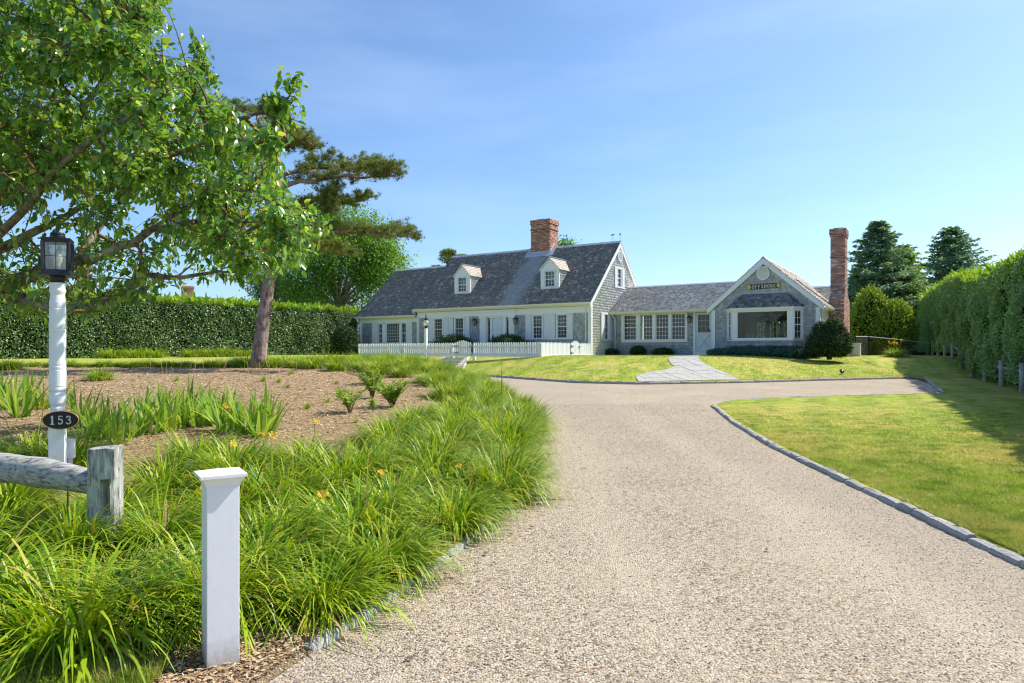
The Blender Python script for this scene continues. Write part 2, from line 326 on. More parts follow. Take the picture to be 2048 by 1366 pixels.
def sheet(name, A, B, nb, off, m, kind='structure', taper=None):
    """ruled surface between two polylines of equal length, laid on the ground"""
    A = np.asarray(A, float); B = np.asarray(B, float); t = np.linspace(0, 1, nb) if taper is None else 1-(1-np.linspace(0, 1, nb))**2.2
    P = A[:, None, :]*(1-t)[None, :, None] + B[:, None, :]*t[None, :, None]
    n = len(A); X = P[..., 0].ravel(); Y = P[..., 1].ravel(); Z = ground(X, Y) + (off if taper is None else off*np.clip((np.interp(Y, YB, XB)-X)/taper, .15, 1))
    i, j = np.meshgrid(np.arange(n-1), np.arange(nb-1), indexing='ij'); q = (i*nb + j).ravel()
    F = np.stack([q, q+nb, q+nb+1, q+1], 1)
    V = np.stack([X, Y, Z], 1)
    a, b, c = V[F[0, 0]], V[F[0, 1]], V[F[0, 2]]
    if np.cross(b-a, c-a)[2] < 0: F = F[:, ::-1]
    o = link(name, mesh_np(name, V, F, m, True)); return tag(o, kind=kind)
def resample(P, step):
    P = np.asarray(P, float); d = np.r_[0, np.cumsum(np.hypot(*np.diff(P, axis=0).T))]; n = max(2, int(d[-1]/step)+1)
    s = np.linspace(0, d[-1], n); return np.stack([np.interp(s, d, P[:, 0]), np.interp(s, d, P[:, 1])], 1)

gx = np.r_[np.linspace(-900, -60, 12), np.linspace(-50, 50, 80), np.linspace(60, 900, 12)]; gy = np.r_[np.linspace(-300, -20, 8), np.linspace(-12, 60, 70), np.linspace(80, 1500, 14)]
XX, YY = np.meshgrid(gx, gy, indexing='ij'); nb = len(gy); i, j = np.meshgrid(np.arange(len(gx)-1), np.arange(nb-1), indexing='ij'); q = (i*nb+j).ravel()
o = link('ground', mesh_np('ground', np.stack([XX.ravel(), YY.ravel(), ground(XX, YY).ravel()-.10], 1), np.stack([q, q+nb, q+nb+1, q+1], 1), M['soil'], True)); tag(o, 'bare soil under the lawns and beds', kind='structure')

ys = np.r_[np.arange(-6, 2, .5), np.arange(2, 14.01, .15)]
o = sheet('driveway', np.stack([np.interp(ys, YB, XB)-.15, ys], 1), np.stack([np.interp(ys, YR, XR), ys], 1), 16, 0, M['gravel']); tag(o, 'tan gravel driveway sweeping up towards the house')
xs = np.r_[np.arange(-3.1, 4.1, .12), np.linspace(4.16, 15.4, 60)]
fy = YB[(YB >= 14) & (YB <= 30)]; fx = XB[(YB >= 14) & (YB <= 30)]
near = np.r_[TIP, [(15.4, 25.45)]]
yl = np.where(xs < .31, np.interp(xs, fx[::-1], fy[::-1]), np.where(xs < 4.16, 14.0, np.interp(xs, near[:, 0], near[:, 1])))
yh = np.maximum(np.interp(xs, XK, YK), yl + .01)
o = sheet('driveway', np.stack([xs, yl], 1), np.stack([xs, yh], 1), 22, 0, M['gravel']); tag(o, 'gravel turning area in front of the lawn bank')
RIGHT = np.r_[np.stack([np.interp(ys, YR, XR)+.07, ys], 1), resample(np.r_[TIP, [(15.4, 25.5)]], .25)[1:]]
n = len(RIGHT); d = np.linspace(0, 1, n)
OUT = np.stack([np.interp(d, [0, .86, 1], [45, 45, 15.4]), np.interp(d, [0, .45, .80, .86, 1], [-6, 14, 30, 75, 75])], 1)
o = sheet('lawn', RIGHT, OUT, 60, .035, M['lawn']); tag(o, 'mown lawn right of the driveway')
xl = np.arange(-45, 15.41, .3); ylow = np.interp(xl, [-45, -9, -6.5, -3, -2.6], [20.6, 20.6, 22.5, 28.9, 28.5]); ylow = np.where(xl > -2.6, np.interp(xl, XK, YK), ylow)
o = sheet('lawn', np.stack([xl, ylow], 1), np.stack([xl, np.full(len(xl), 75.)], 1), 110, .05, M['lawn']); tag(o, 'lawn bank rising to the house')
yb = np.r_[np.arange(-6, 2, .5), np.arange(2, 30, .2)]
o = sheet('planting_bed', np.stack([np.full(len(yb), -45.), yb], 1), np.stack([np.interp(yb, YB, XB), yb], 1), 240, .03, M['mulch'], taper=.35); tag(o, 'bark mulch planting bed')
yv = np.r_[np.arange(-6, 2.7, .2), 2.86]
o = sheet('verge', np.stack([np.full(len(yv), -30.), yv], 1), np.stack([np.interp(yv, [-6, 2.5, 2.86], [-2.6, -1.42, -1.62]), yv], 1), 60, .055, M['lawn']); tag(o, 'grass verge at the road side')

# ------------------------------------------------------------------ kerbs
def stone_mesh(k):
    m = MB(); r = random.Random(k)
    xs_ = (-.5, -.17, .17, .5); P = []
    prof = [(-.062, -.07), (-.064, .035), (-.045, .062), (.0, .068), (.045, .060), (.063, .034), (.062, -.07)]
    for i, x in enumerate(xs_):
        sh = .93 if i in (0, 3) else 1.0
        for (y, z) in prof: P.append((x + r.uniform(-.02, .02)*(1 if i in (1, 2) else .4), y*sh + r.uniform(-.006, .006), z - (0.008 if i in (0, 3) and z > 0 else 0) + r.uniform(-.006, .006)))
    nn = len(prof); F = [(i*nn+j, (i+1)*nn+j, (i+1)*nn+j+1, i*nn+j+1) for i in range(3) for j in range(nn-1)] + [tuple(range(nn)), tuple(range(3*nn, 4*nn))[::-1]]
    m.add(P, F); me = bpy.data.meshes.new('kerb_stone'); me.from_pydata(m.v, [], m.f); me.materials.append(M['granite']); me.update()
    return me
STONES = [stone_mesh(k) for k in range(7)]
def kerb(P, label, up, lo=.22, hi=.40):
    root = empty('kerb', kind='structure', label=label); P = resample(P, .05); d = np.r_[0, np.cumsum(np.hypot(*np.diff(P, axis=0).T))]
    s = 0.
    while s < d[-1]-.2:
        l = random.uniform(lo, hi); a = np.array([np.interp(s, d, P[:, k]) for k in (0, 1)]); b = np.array([np.interp(s+l, d, P[:, k]) for k in (0, 1)])
        c = (a+b)/2; ang = math.atan2(b[1]-a[1], b[0]-a[0]); sl = math.atan2(gz(*b)-gz(*a), l)
        link('kerb_stone', random.choice(STONES), root, (c[0]+random.uniform(-.008, .008), c[1]+random.uniform(-.008, .008), gz(*c)+up+random.uniform(-.012, .008)), (random.uniform(-.06, .06), -sl, ang+random.uniform(-.03, .03)), (l-.02, random.uniform(.62, .8), 1))
        s += l
RK = np.r_[np.stack([np.interp(np.arange(.8, 14, .1), YR, XR), np.arange(.8, 14, .1)], 1), TIP]
kerb(RK + np.array([.05, 0]), 'grey granite block kerb round the near lawn', -.016)
kerb([(11.4, 18.05), (15.4, 25.5)], 'pale granite kerb closing the end of the gravel spur', .0, .4, .6)
kerb(np.stack([np.arange(-2.9, 15.4, .1), np.interp(np.arange(-2.9, 15.4, .1), XK, YK)], 1), 'granite kerb along the foot of the far lawn bank', .02, .26, .5)
kerb(np.stack([np.interp(np.arange(3.15, 13, .1), YB, XB)-.03, np.arange(3.15, 13, .1)], 1), 'half buried granite kerb beside the daylily border', -.03)

# ------------------------------------------------------------------ flagstone path
def clip_poly(S, C):
    out = [tuple(p) for p in S]
    for i in range(len(C)):
        a, b = C[i], C[(i+1) % len(C)]; src, out = out, []
        if not src: return []
        side = lambda p: (b[0]-a[0])*(p[1]-a[1]) - (b[1]-a[1])*(p[0]-a[0])
        for k in range(len(src)):
            p, q_ = src[k-1], src[k]; sp, sq = side(p), side(q_)
            if (sp < 0) != (sq < 0): t = sp/(sp-sq); out.append((p[0]+t*(q_[0]-p[0]), p[1]+t*(q_[1]-p[1])))
            if sq >= 0: out.append(q_)
    return out
PX = [(1278,767),(1272,760),(1274,755),(1293,749),(1329,744),(1350,737),(1341.6,730.6),(1335.8,720.5),(1345,716.5),(1372,714.5),(1399,714.5),(1396,720.5),(1405,728),(1430,741),(1456,752),(1483,763)]
path = [gp(*p).xy for p in PX]; path = [(p[0], p[1]) for p in path]
fr = empty('path', kind='structure', label='pale flagstone path curving from the drive to the side door')
cxp = sum(p[0] for p in path)/len(path); cyp = sum(p[1] for p in path)/len(path)
def split(x0, x1, y0, y1, dep):
    w, h = x1-x0, y1-y0
    if dep == 0 or (w*h < .5) : yield (x0, x1, y0, y1); return
    if w > h: t = x0 + w*random.uniform(.38, .62); yield from split(x0, t, y0, y1, dep-1); yield from split(t, x1, y0, y1, dep-1)
    else: t = y0 + h*random.uniform(.38, .62); yield from split(x0, x1, y0, t, dep-1); yield from split(x0, x1, t, y1, dep-1)
ca, sa = math.cos(.28), math.sin(.28)
rotp = [((x-cxp)*ca+(y-cyp)*sa, -(x-cxp)*sa+(y-cyp)*ca) for x, y in path]
x0, x1 = min(p[0] for p in rotp), max(p[0] for p in rotp); y0, y1 = min(p[1] for p in rotp), max(p[1] for p in rotp)
for (a, b, c, d_) in split(x0, x1, y0, y1, 8):
    g = .012; pl = clip_poly(rotp, [(a+g, c+g), (b-g, c+g), (b-g, d_-g), (a+g, d_-g)])
    if len(pl) < 3: continue
    m = MB(); W = [(x*ca-y*sa+cxp, x*sa+y*ca+cyp) for x, y in pl]; h = random.uniform(.068, .078)
    m.prism([(x, y, gz(x, y)-.02) for x, y in W], (0, 0, h+.02)); m.build('flagstone', M['flag'], fr)
# timber step path up to the front gate
st = empty('path', kind='structure', label='short flight of timber steps climbing from the drive to the front gate')
a0, a1 = gp(875, 743), gp(914, 717.5)
for k in range(8):
    c = a0.lerp(a1, (k+.4)/8); dd = (a1-a0); dd.z = 0; dd.normalize(); sdv = Vector((.97, -.24, 0))
    m = MB(); m.obox(c - sdv*.52 + Vector((0, 0, .03)), c + sdv*.52 + Vector((0, 0, .03)), .42, .13); m.build('plank', M['wood'], st, bevel=.01)
for s in (-1, 1):
    m = MB(); pts = []
    for k in range(9):
        c = a0.lerp(a1, k/8) + sdv*.64*s + Vector((-.25*math.sin(k/8*3.1)*1.0, 0, 0)); pts.append((c.x, c.y, gz(c.x, c.y)+.07))
    m.tube(pts, .07, 8); m.build('edging', M['flag'], st, True)

# ------------------------------------------------------------------ fine ground cover
def tri_blades(X, Y, z0, hgt, wid, lean=.5):
    n = len(X); az = rng.uniform(0, 2*np.pi, n); Z = ground(X, Y)+z0; h = hgt*rng.uniform(.6, 1.25, n); w = wid*rng.uniform(.7, 1.3, n)
    bx, by = np.cos(az)*w, np.sin(az)*w; l2 = rng.normal(0, lean, (n, 2))*h[:, None]
    V = np.stack([np.stack([X-bx, Y-by, Z], 1), np.stack([X+bx, Y+by, Z], 1), np.stack([X+l2[:, 0], Y+l2[:, 1], Z+h], 1)], 1).reshape(-1, 3)
    return V, np.arange(3*n).reshape(-1, 3)
n = 250000; Y = 3.2 + 15.5*rng.random(n)**2.3; xr = np.interp(Y, np.r_[YR, TIP[1:, 1]], np.r_[XR, TIP[1:, 0]])+.12; X = xr + rng.random(n)**1.2*(Y*.80 - xr + .4).clip(.3)
V, F = tri_blades(X, Y, .03, .042*np.clip(1.25-Y/16, .25, 1), .0030+.0003*Y, .8)
o = link('grass', mesh_np('grass', V, F, M['blade'])); tag(o, 'short mown grass blades on the near lawn', 'grass', kind='stuff')
n = 60000; X = rng.uniform(-8, 15.4, n); Y = np.interp(X, XK, YK) + .08 + rng.random(n)**1.3*9; V, F = tri_blades(X, Y, .045, .05, .007, .5)
k_ = ~(np.array([False]*n)); o = link('grass', mesh_np('grass', V, F, M['blade'])); tag(o, 'short mown grass blades on the far bank', 'grass', kind='stuff')
n = 26000; Y = rng.uniform(2.2, 2.88, n); X = -1.45 - rng.random(n)*1.6; V, F = tri_blades(X, Y, .05, .06, .004, .5)
o = link('grass', mesh_np('grass', V, F, M['blade'])); tag(o, 'grass blades of the verge in the lower corner', 'grass', kind='stuff')
# loose pebbles
n = 120000; Y = 2.2 + 13*rng.random(n)**2.6; xa = np.interp(Y, YB, XB)-np.interp(Y, [2.2, 3.2, 4.2], [.38, .22, .05]); xb_ = np.minimum(np.interp(Y, YR, XR), Y*.80); X = xa + rng.random(n)*(xb_-xa)
r = rng.uniform(.002, .005, n)*(1+.05*Y); az = rng.uniform(0, 6.28, n); sx, sy, sz = r*rng.uniform(.8, 1.5, n), r*rng.uniform(.7, 1.1, n), r*rng.uniform(.45, .8, n)
c, s = np.cos(az), np.sin(az); dx_ = np.interp(Y, YB, XB)-X; Z = ground(X, Y) + sz*.35 + np.where(dx_ > 0, .03*np.clip(dx_/.35, .15, 1)+.002, 0)
tl = rng.normal(0, .3, (n, 2))
pts = [np.stack([X+c*sx, Y+s*sx, Z+tl[:, 0]*sz], 1), np.stack([X-s*sy, Y+c*sy, Z+tl[:, 1]*sz], 1), np.stack([X-c*sx, Y-s*sx, Z-tl[:, 0]*sz], 1), np.stack([X+s*sy, Y-c*sy, Z-tl[:, 1]*sz], 1), np.stack([X+tl[:, 0]*sx, Y+tl[:, 1]*sy, Z+sz], 1)]
V = np.stack(pts, 1).reshape(-1, 3); b = np.arange(n)[:, None]*5
F = np.concatenate([b+np.array([[0, 1, 4]]), b+np.array([[1, 2, 4]]), b+np.array([[2, 3, 4]]), b+np.array([[3, 0, 4]])])
o = link('gravel', mesh_np('gravel', V, F, M['pebble'])); tag(o, 'loose tan, white and dark pebbles strewn over the drive', 'gravel', kind='stuff')
# bark chips
n = 90000; Y = 2.6 + 18*rng.random(n)**1.6; xb_ = np.interp(Y, YB, XB)-.06; X = xb_ - rng.random(n)*np.minimum(Y*.85 + 1.0, 16)
k2 = rng.random(n) < .14; Y = np.where(k2, rng.uniform(2.6, 4.8, n), Y); X = np.where(k2, np.interp(Y, YB, XB)-.02-rng.random(n)*1.4, X); l = rng.uniform(.008, .022, n)*(.62+.09*Y).clip(.8, 1.8); w = l*rng.uniform(.25, .5, n); az = rng.uniform(0, 6.28, n); c, s = np.cos(az), np.sin(az); Z = ground(X, Y)+.034+rng.uniform(0, .02, n); tl = rng.normal(0, .35, (n, 4))*w[:, None]
V = np.stack([np.stack([X+c*l, Y+s*l, Z+tl[:, 0]], 1), np.stack([X-s*w, Y+c*w, Z+tl[:, 1]], 1), np.stack([X-c*l, Y-s*l, Z+tl[:, 2]], 1), np.stack([X+s*w, Y-c*w, Z+tl[:, 3]], 1)], 1).reshape(-1, 3)
o = link('bark_mulch', mesh_np('bark_mulch', V, np.arange(4*n).reshape(-1, 4), M['chip'])); tag(o, 'shredded bark chips covering the bed', 'mulch', kind='stuff')

# a few dead leaves blown onto the drive
n = 46; Y = rng.uniform(3, 13, n); X = np.interp(Y, YB, XB) + .1 + rng.random(n)**1.6*2.6; az = rng.uniform(0, 6.28, n); l = rng.uniform(.012, .028, n); c, s = np.cos(az), np.sin(az); Z = ground(X, Y)+.012
V = np.stack([np.stack([X+c*l, Y+s*l, Z+.008], 1), np.stack([X-s*l*.5, Y+c*l*.5, Z], 1), np.stack([X-c*l, Y-s*l, Z+.01], 1), np.stack([X+s*l*.5, Y-c*l*.5, Z], 1)], 1).reshape(-1, 3)
o = link('leaf_litter', mesh_np('leaf_litter', V, np.arange(4*n).reshape(-1, 4), M['soil'])); tag(o, 'small dark dead leaves scattered on the gravel drive', 'leaf litter', kind='stuff')
# ------------------------------------------------------------------ the house
TH = math.radians(32)
HX, HYY, HZ = 3.938, 34.023, 1.24
house = empty('cape_house', (HX, HYY, HZ), -TH, 'grey shingled cape house with white trim, dormers and two brick chimneys', 'house')
def hw(u, v, z=0): return Vector((HX + u*math.cos(TH) + v*math.sin(TH), HYY - u*math.sin(TH) + v*math.cos(TH), HZ + z))
def shingles(o, s, t, nrm, t0, t1, spans, expo=.13, wmin=.09, wmax=.19, th=.014, r=None):
    """overlapping tapered shingles on a plane; spans(t) lists the intervals of s that are covered"""
    r = r or random; o, s, t, nrm = [np.array(a, float) for a in (o, s, t, nrm)]; P = []
    k = 0; tt = t0
    while tt < t1 - .02:
        te = min(tt + expo, t1); lo = spans(tt + .002); hi = spans(te - .002)
        if len(lo) != len(hi): lo = hi = spans((tt+te)/2)
        for (a0, b0), (a1, b1) in zip(lo, hi):
            A, B = min(a0, a1), max(b0, b1); x = A - r.uniform(0, wmax)
            while x < B:
                w = r.uniform(wmin, wmax); xa, xb = x+.003, x+w-.003; x += w
                la, lb = max(xa, a0), min(xb, b0); ha, hb = max(xa, a1), min(xb, b1)
                if lb - la < .004 and hb - ha < .004: continue
                lb = max(lb, la); hb = max(hb, ha)
                if lb - la < .004: la = lb = min(max((ha+hb)/2, a0), b0)
                if hb - ha < .004: ha = hb = min(max((la+lb)/2, a1), b1)
                h = th*r.uniform(.6, 1.4); h2 = th*r.uniform(.6, 1.4); dz = r.uniform(-.008, .006)
                q = lambda ss, ttt, nn: o + s*ss + t*ttt + nrm*nn
                P += [q(la, tt+dz, h), q(lb, tt+dz, h2), q(hb, te+.02, .002), q(ha, te+.02, .002), q(la, tt+dz, 0), q(lb, tt+dz, 0)]
        tt = te; k += 1
    n = len(P)//6; b = np.arange(n)[:, None]*6
    F = np.concatenate([b+np.array([f]) for f in ([0,1,2],[0,2,3],[4,5,1],[4,1,0],[4,0,3],[5,2,1])])
    return np.array(P), F
def shingle_obj(name, parts, m, parent):
    Vs, Fs, b = [], [], 0
    for V, F in parts:
        if len(V) == 0: continue
        Vs.append(V); Fs.append(F+b); b += len(V)
    o = link(name, mesh_np(name, np.concatenate(Vs), np.concatenate(Fs), m), parent); o["kind"] = "stuff"; return o
def spans_rect(a, b, holes):
    def f(z):
        iv = [(a, b)]
        for (h0, h1, z0, z1) in holes:
            if z0 < z < z1:
                nv = []
                for p, q_ in iv:
                    if h1 <= p or h0 >= q_: nv.append((p, q_)); continue
                    if h0 > p: nv.append((p, h0))
                    if h1 < q_: nv.append((h1, q_))
                iv = nv
        return iv
    return f
def holed(m, a, b, z0, z1, holes, y0, y1):
    """wall slab in the xz plane from y0 to y1 with rectangular openings"""
    xs_ = sorted({a, b, *[min(max(h[i], a), b) for h in holes for i in (0, 1)]}); zs_ = sorted({z0, z1, *[min(max(h[i], z0), z1) for h in holes for i in (2, 3)]})
    for i in range(len(xs_)-1):
        for j in range(len(zs_)-1):
            cx_, cz_ = (xs_[i]+xs_[i+1])/2, (zs_[j]+zs_[j+1])/2
            if any(h[0] < cx_ < h[1] and h[2] < cz_ < h[3] for h in holes): continue
            m.box(xs_[i], xs_[i+1], y0, y1, zs_[j], zs_[j+1])
    return m
def window(loc, rot, w, h, cols, rows, parent=None, name='window', sashes=2, casing=.075, sill=True, out=.045, muntin_t=.018):
    """opening w x h, its lower middle at loc; outward is -y; casing round it"""
    m = MB(); a = w/2; c = casing
    if c > 0:
        m.box(-a-c, -a, -out, .02, -.0, h); m.box(a, a+c, -out, .02, 0, h); m.box(-a-c, a+c, -out-.006, .02, h, h+c)
        if sill: m.box(-a-c-.03, a+c+.03, -out-.035, .02, -.05, 0)
    f = .028
    m.box(-a, -a+f, .01, .05, 0, h); m.box(a-f, a, .01, .05, 0, h); m.box(-a+f, a-f, .01, .05, 0, f*1.3); m.box(-a+f, a-f, .01, .05, h-f, h)
    if sashes == 2: m.box(-a+f, a-f, .002, .045, h/2-.022, h/2+.022)
    wo_ = m.build(name, M['white'], parent or house, loc=loc, rot=(0, 0, rot))
    g = MB(); g.add([(-a+f, .034, f), (a-f, .034, f), (a-f, .034, h-f), (-a+f, .034, h-f)], [(0, 1, 2, 3)]); g.build('pane', M['glass'], wo_)
    if cols > 1 or rows > 1:
        g = MB(); t = muntin_t/2; zr = [(f, h/2-.02), (h/2+.02, h-f)] if sashes == 2 else [(f, h-f)]
        for (z0, z1) in zr:
            for i in range(1, cols): x = -a+f + (2*a-2*f)*i/cols; g.box(x-t, x+t, .018, .032, z0, z1)
            for j in range(1, rows): z = z0 + (z1-z0)*j/rows; g.box(-a+f, a-f, .020, .031, z-t, z+t)
        g.build('muntin', M['white'], wo_)['kind'] = 'stuff'
    return wo_
def shutter(loc, rot, w, h):
    m = MB(); a = w/2; m.box(-a, a, -.03, 0, 0, h)
    for (z0, z1) in ((.06, h*.42), (h*.47, h-.06)):
        m.box(-a+.05, a-.05, -.036, -.029, z0+.03, z1-.02)
    m.box(-a, -a+.045, -.042, -.029, 0, h); m.box(a-.045, a, -.042, -.029, 0, h)
    for z in (0, h*.44-.03, h-.06): m.box(-a+.045, a-.045, -.042, -.029, z, z+.06)
    m.build('shutter', M['shutter'], house, loc=loc, rot=(0, 0, rot))
FB = -.25
# ---- main block: u -11.15..0, v 0..7
WZ0, WZ1 = .93, 2.13
mains = [(-9.61, .55), (-8.12, .55), (-3.07, .53), (-1.62, .53)]
holes = [(u-w/2, u+w/2, WZ0, WZ1) for u, w in mains] + [(-6.3, -4.8, -.3, 2.14)]
m = MB(); holed(m, -11.15, 0, FB, 2.6, holes, 0, .15); wall = m.build('front_wall', M['plaster'], house)
cover = [(-12, 1, 2.20, 9)]
shingle_obj('shingles', [shingles((0, -.0, 0), (1, 0, 0), (0, 0, 1), (0, -1, 0), FB, 2.22, spans_rect(-11.0, -.13, [(a-.07, b+.07, c-.05, d+.07) for a, b, c, d in holes]), .128, .09, .17, .028)], M['wallsh'], wall)
m = MB(); m.box(-11.15, 0, 6.85, 7.0, FB, 2.6); m.build('rear_wall', M['plaster'], house)
# gable wall (u = 0)
gw = [(1.80, .52, .87, 1.31), (3.50, .52, 3.74, .98)]
gh = [(c-w/2, c+w/2, z, z+h) for c, w, z, h in gw]
RIDGE_V, RIDGE_Z, EAVE_V, EAVE_Z = 3.5, 6.2, -.25, 2.73
def gable_span(z):
    zt = (RIDGE_Z - .12 - z)/((RIDGE_Z-EAVE_Z)/(RIDGE_V-EAVE_V)); lo, hi = (0, 7.0) if z < 2.8 else (max(0, RIDGE_V-zt), min(7.0, RIDGE_V+zt))
    return spans_rect(lo, hi, [(a-.05, b+.05, c-.04, d+.06) for a, b, c, d in gh])(z) if hi > lo else []
m = MB(); holed(m, 0, 7, FB, 2.75, gh[:1], 0, .15); holed(m, 1.6, 5.4, 2.75, 4.2, gh[1:] , 0, .15); holed(m, 2.4, 4.6, 4.2, 4.95, gh[1:], 0, .15)
m.prism([(0, 0, 2.75), (1.6, 0, 2.75), (1.6, 0, 4.2)], (0, .15, 0)); m.prism([(7, 0, 2.75), (5.4, 0, 2.75), (5.4, 0, 4.2)], (0, .15, 0))
m.prism([(1.6, 0, 4.2), (2.4, 0, 4.2), (2.4, 0, 4.95)], (0, .15, 0)); m.prism([(5.4, 0, 4.2), (4.6, 0, 4.2), (4.6, 0, 4.95)], (0, .15, 0)); m.prism([(2.4, 0, 4.95), (4.6, 0, 4.95), (3.5, 0, 6.05)], (0, .15, 0))
gwall = m.build('gable_wall', M['plaster'], house, rot=(0, 0, math.pi/2), loc=(0, 0, 0))
shingle_obj('shingles', [shingles((0, 0, 0), (1, 0, 0), (0, 0, 1), (0, -1, 0), FB, 6.08, gable_span, .135, .10, .2, .026)], M['sunlitsh'], gwall)
m = MB(); m.box(-11.15, -11.0, .15, 6.85, FB, 2.75); m.prism([(-11.15, .15, 2.75), (-11.15, 6.85, 2.75), (-11.15, 3.5, 6.0)], (.15, 0, 0)); m.build('party_wall', M['plaster'], house)
m = MB(); m.box(-11.15, 0, .15, 6.85, -.1, .02); m.build('floor', M['woodin'], house)
m = MB(); m.box(-11.0, -.15, 3.2, 3.3, .02, 2.6); m.build('inner_partition', M['plaster'], house)
m = MB(); m.box(-11.0, -.15, .15, 6.85, 2.5, 2.6); m.build('ceiling', M['plaster'], house)
for u, w in mains: window((u, 0, WZ0), 0, w, WZ1-WZ0, 3, 3)
for c in (-10.14, -9.06, -8.7, -7.57, -3.61, -2.52, -2.18, -1.17): shutter((c, -.015, WZ0-.06), 0, .34, 1.32)
for c, w, z, h in gw: window((0, c, z), math.pi/2, w, h, 2, 2)
for c, z, h in ((1.27, .83, 1.4), (2.26, .83, 1.4), (3.0, 3.68, 1.1), (4.0, 3.68, 1.1)): shutter((.03, c, z), math.pi/2, .34 if z < 2 else .32, h)
def vent(loc, rot, r_):
    m = MB(); n = 28
    P = [(r_*math.cos(2*math.pi*i/n), 0, r_*math.sin(2*math.pi*i/n)) for i in range(n)]; m.prism(P, (0, -.03, 0))
    v_ = m.build('round_vent', M['white'], house, loc=loc, rot=(0, 0, rot))
    m = MB()
    for i in range(n):
        a, b = 2*math.pi*i/n, 2*math.pi*(i+1)/n
        m.add([(rr*math.cos(t), y, rr*math.sin(t)) for t in (a, b) for rr, y in ((r_*.84, -.031), (r_*.84, -.06), (r_, -.06), (r_, -.031))], [(0, 1, 5, 4), (1, 2, 6, 5), (2, 3, 7, 6)])
    m.build('rim', M['white'], v_)
    for k in range(-3, 4):
        z = k*r_*.22; x = math.sqrt(max(0, (r_*.82)**2 - z*z)); m = MB(); m.obox((-x, -.045, z), (x, -.045, z), .045, .012, up=(0, .75, .66)); m.build('louver', M['shutter'], v_)
vent((.035, 3.5, 5.42), math.pi/2, .30)
# ---- left extension: u -15.8..-11.15
m = MB(); eh = [(-14.27, -12.08, .76, 1.95)]
holed(m, -15.8, -11.15, FB, 2.35, eh, .06, .2); ew = m.build('extension_wall', M['plaster'], house)
shingle_obj('shingles', [shingles((0, .06, 0), (1, 0, 0), (0, 0, 1), (0, -1, 0), FB, 2.05, spans_rect(-15.6, -11.15, [(-14.8, -11.6, .6, 2.2)]), .128, .09, .17, .028)], M['wallsh'], ew)
m = MB(); m.box(-15.8, -15.65, .2, 6.8, FB, 2.4); m.prism([(-15.8, .2, 2.4), (-15.8, 6.8, 2.4), (-15.8, 3.5, 5.4)], (.15, 0, 0)); m.box(-15.65, -11.15, 6.65, 6.8, FB, 2.35); m.box(-15.65, -11.15, .2, 6.6, 2.25, 2.33); m.box(-15.65, -11.15, .2, 6.6, -.1, .02); m.build('extension_shell', M['plaster'], house)
window((-14.11, .06, .76), 0, .32, 1.19, 2, 2, casing=.05, sill=False); window((-12.255, .06, .76), 0, .35, 1.19, 2, 2, casing=.05, sill=False); window((-13.125, .06, .76), 0, 1.03, 1.19, 7, 6, sashes=1, casing=.05, sill=False)
m = MB(); m.box(-13.90, -13.70, .02, .12, .76, 1.95); m.box(-12.55, -12.485, .02, .12, .76, 1.95); m.box(-14.4, -11.95, .03, .1, .62, .71); m.box(-14.8, -11.58, .045, .08, 2.0, 2.06); m.build('window_mullion', M['white'], house)
shutter((-14.56, .05, .68), 0, .42, 1.32); shutter((-11.81, .05, .68), 0, .42, 1.32)
# ---- trim boards
m = MB(); m.box(-11.15, 0.03, -.045, 0, 2.20, 2.53); m.build('frieze_board', M['white'], house)
m = MB(); m.box(-15.83, -11.16, .03, .06, 2.0, 2.3); m.build('frieze_board', M['white'], house)
for (a, b, z1) in ((-11.18, -11.0, 2.2), (-.14, .032, 2.2)): m = MB(); m.box(a, b, -.05, 0, FB, z1); m.build('corner_board', M['white'], house)
m = MB(); m.box(-15.83, -15.62, .01, .06, FB, 2.0); m.build('corner_board', M['white'], house)
m = MB(); m.box(0, .034, -.001, .12, FB, 2.62); m.build('corner_board', M['white'], house)
# ---- roofs
def roof(u0, u1, v0, vr, v1, z0, zr, z1, m, parent=None, name='roof', expo=.127, loc=(0, 0, 0), rot=0., back=True, ridge=True, spans_f=None, th=.038):
    """gable roof with the ridge along x"""
    mb = MB(); t = .07
    for (va, za) in ((v0, z0), (v1, z1)):
        mb.prism([(u0, va, za-t), (u0, va, za-.012), (u0, vr, zr-.012), (u0, vr, zr-t)], (u1-u0, 0, 0))
    ro = mb.build(name, M['shutter'], parent or house, loc=loc, rot=(0, 0, rot)); parts = []
    for (va, za, go) in ((v0, z0, True), (v1, z1, back)):
        if not go: continue
        tv = np.array([0, vr-va, zr-za]); ln = np.linalg.norm(tv); tv /= ln; nn = np.cross([1, 0, 0], tv); nn = nn if nn[2] > 0 else -nn
        parts.append(shingles((0, va, za), (1, 0, 0), tv, nn, -.03, ln, spans_f or (lambda t_: [(u0, u1)]), expo, .075, .17, th))
    shingle_obj('shingles', parts, m, ro)
    if ridge:
        mb = MB(); s_ = (zr-z0)/(vr-v0)
        mb.prism([(u0, vr-.11, zr-.11*s_+.02), (u0, vr, zr+.03), (u0, vr+.11, zr-.11*s_+.02), (u0, vr+.11, zr-.11*s_+.045), (u0, vr, zr+.06), (u0, vr-.11, zr-.11*s_+.045)], (u1-u0, 0, 0)); mb.build('ridge_cap', M['lead'], ro)
    return ro
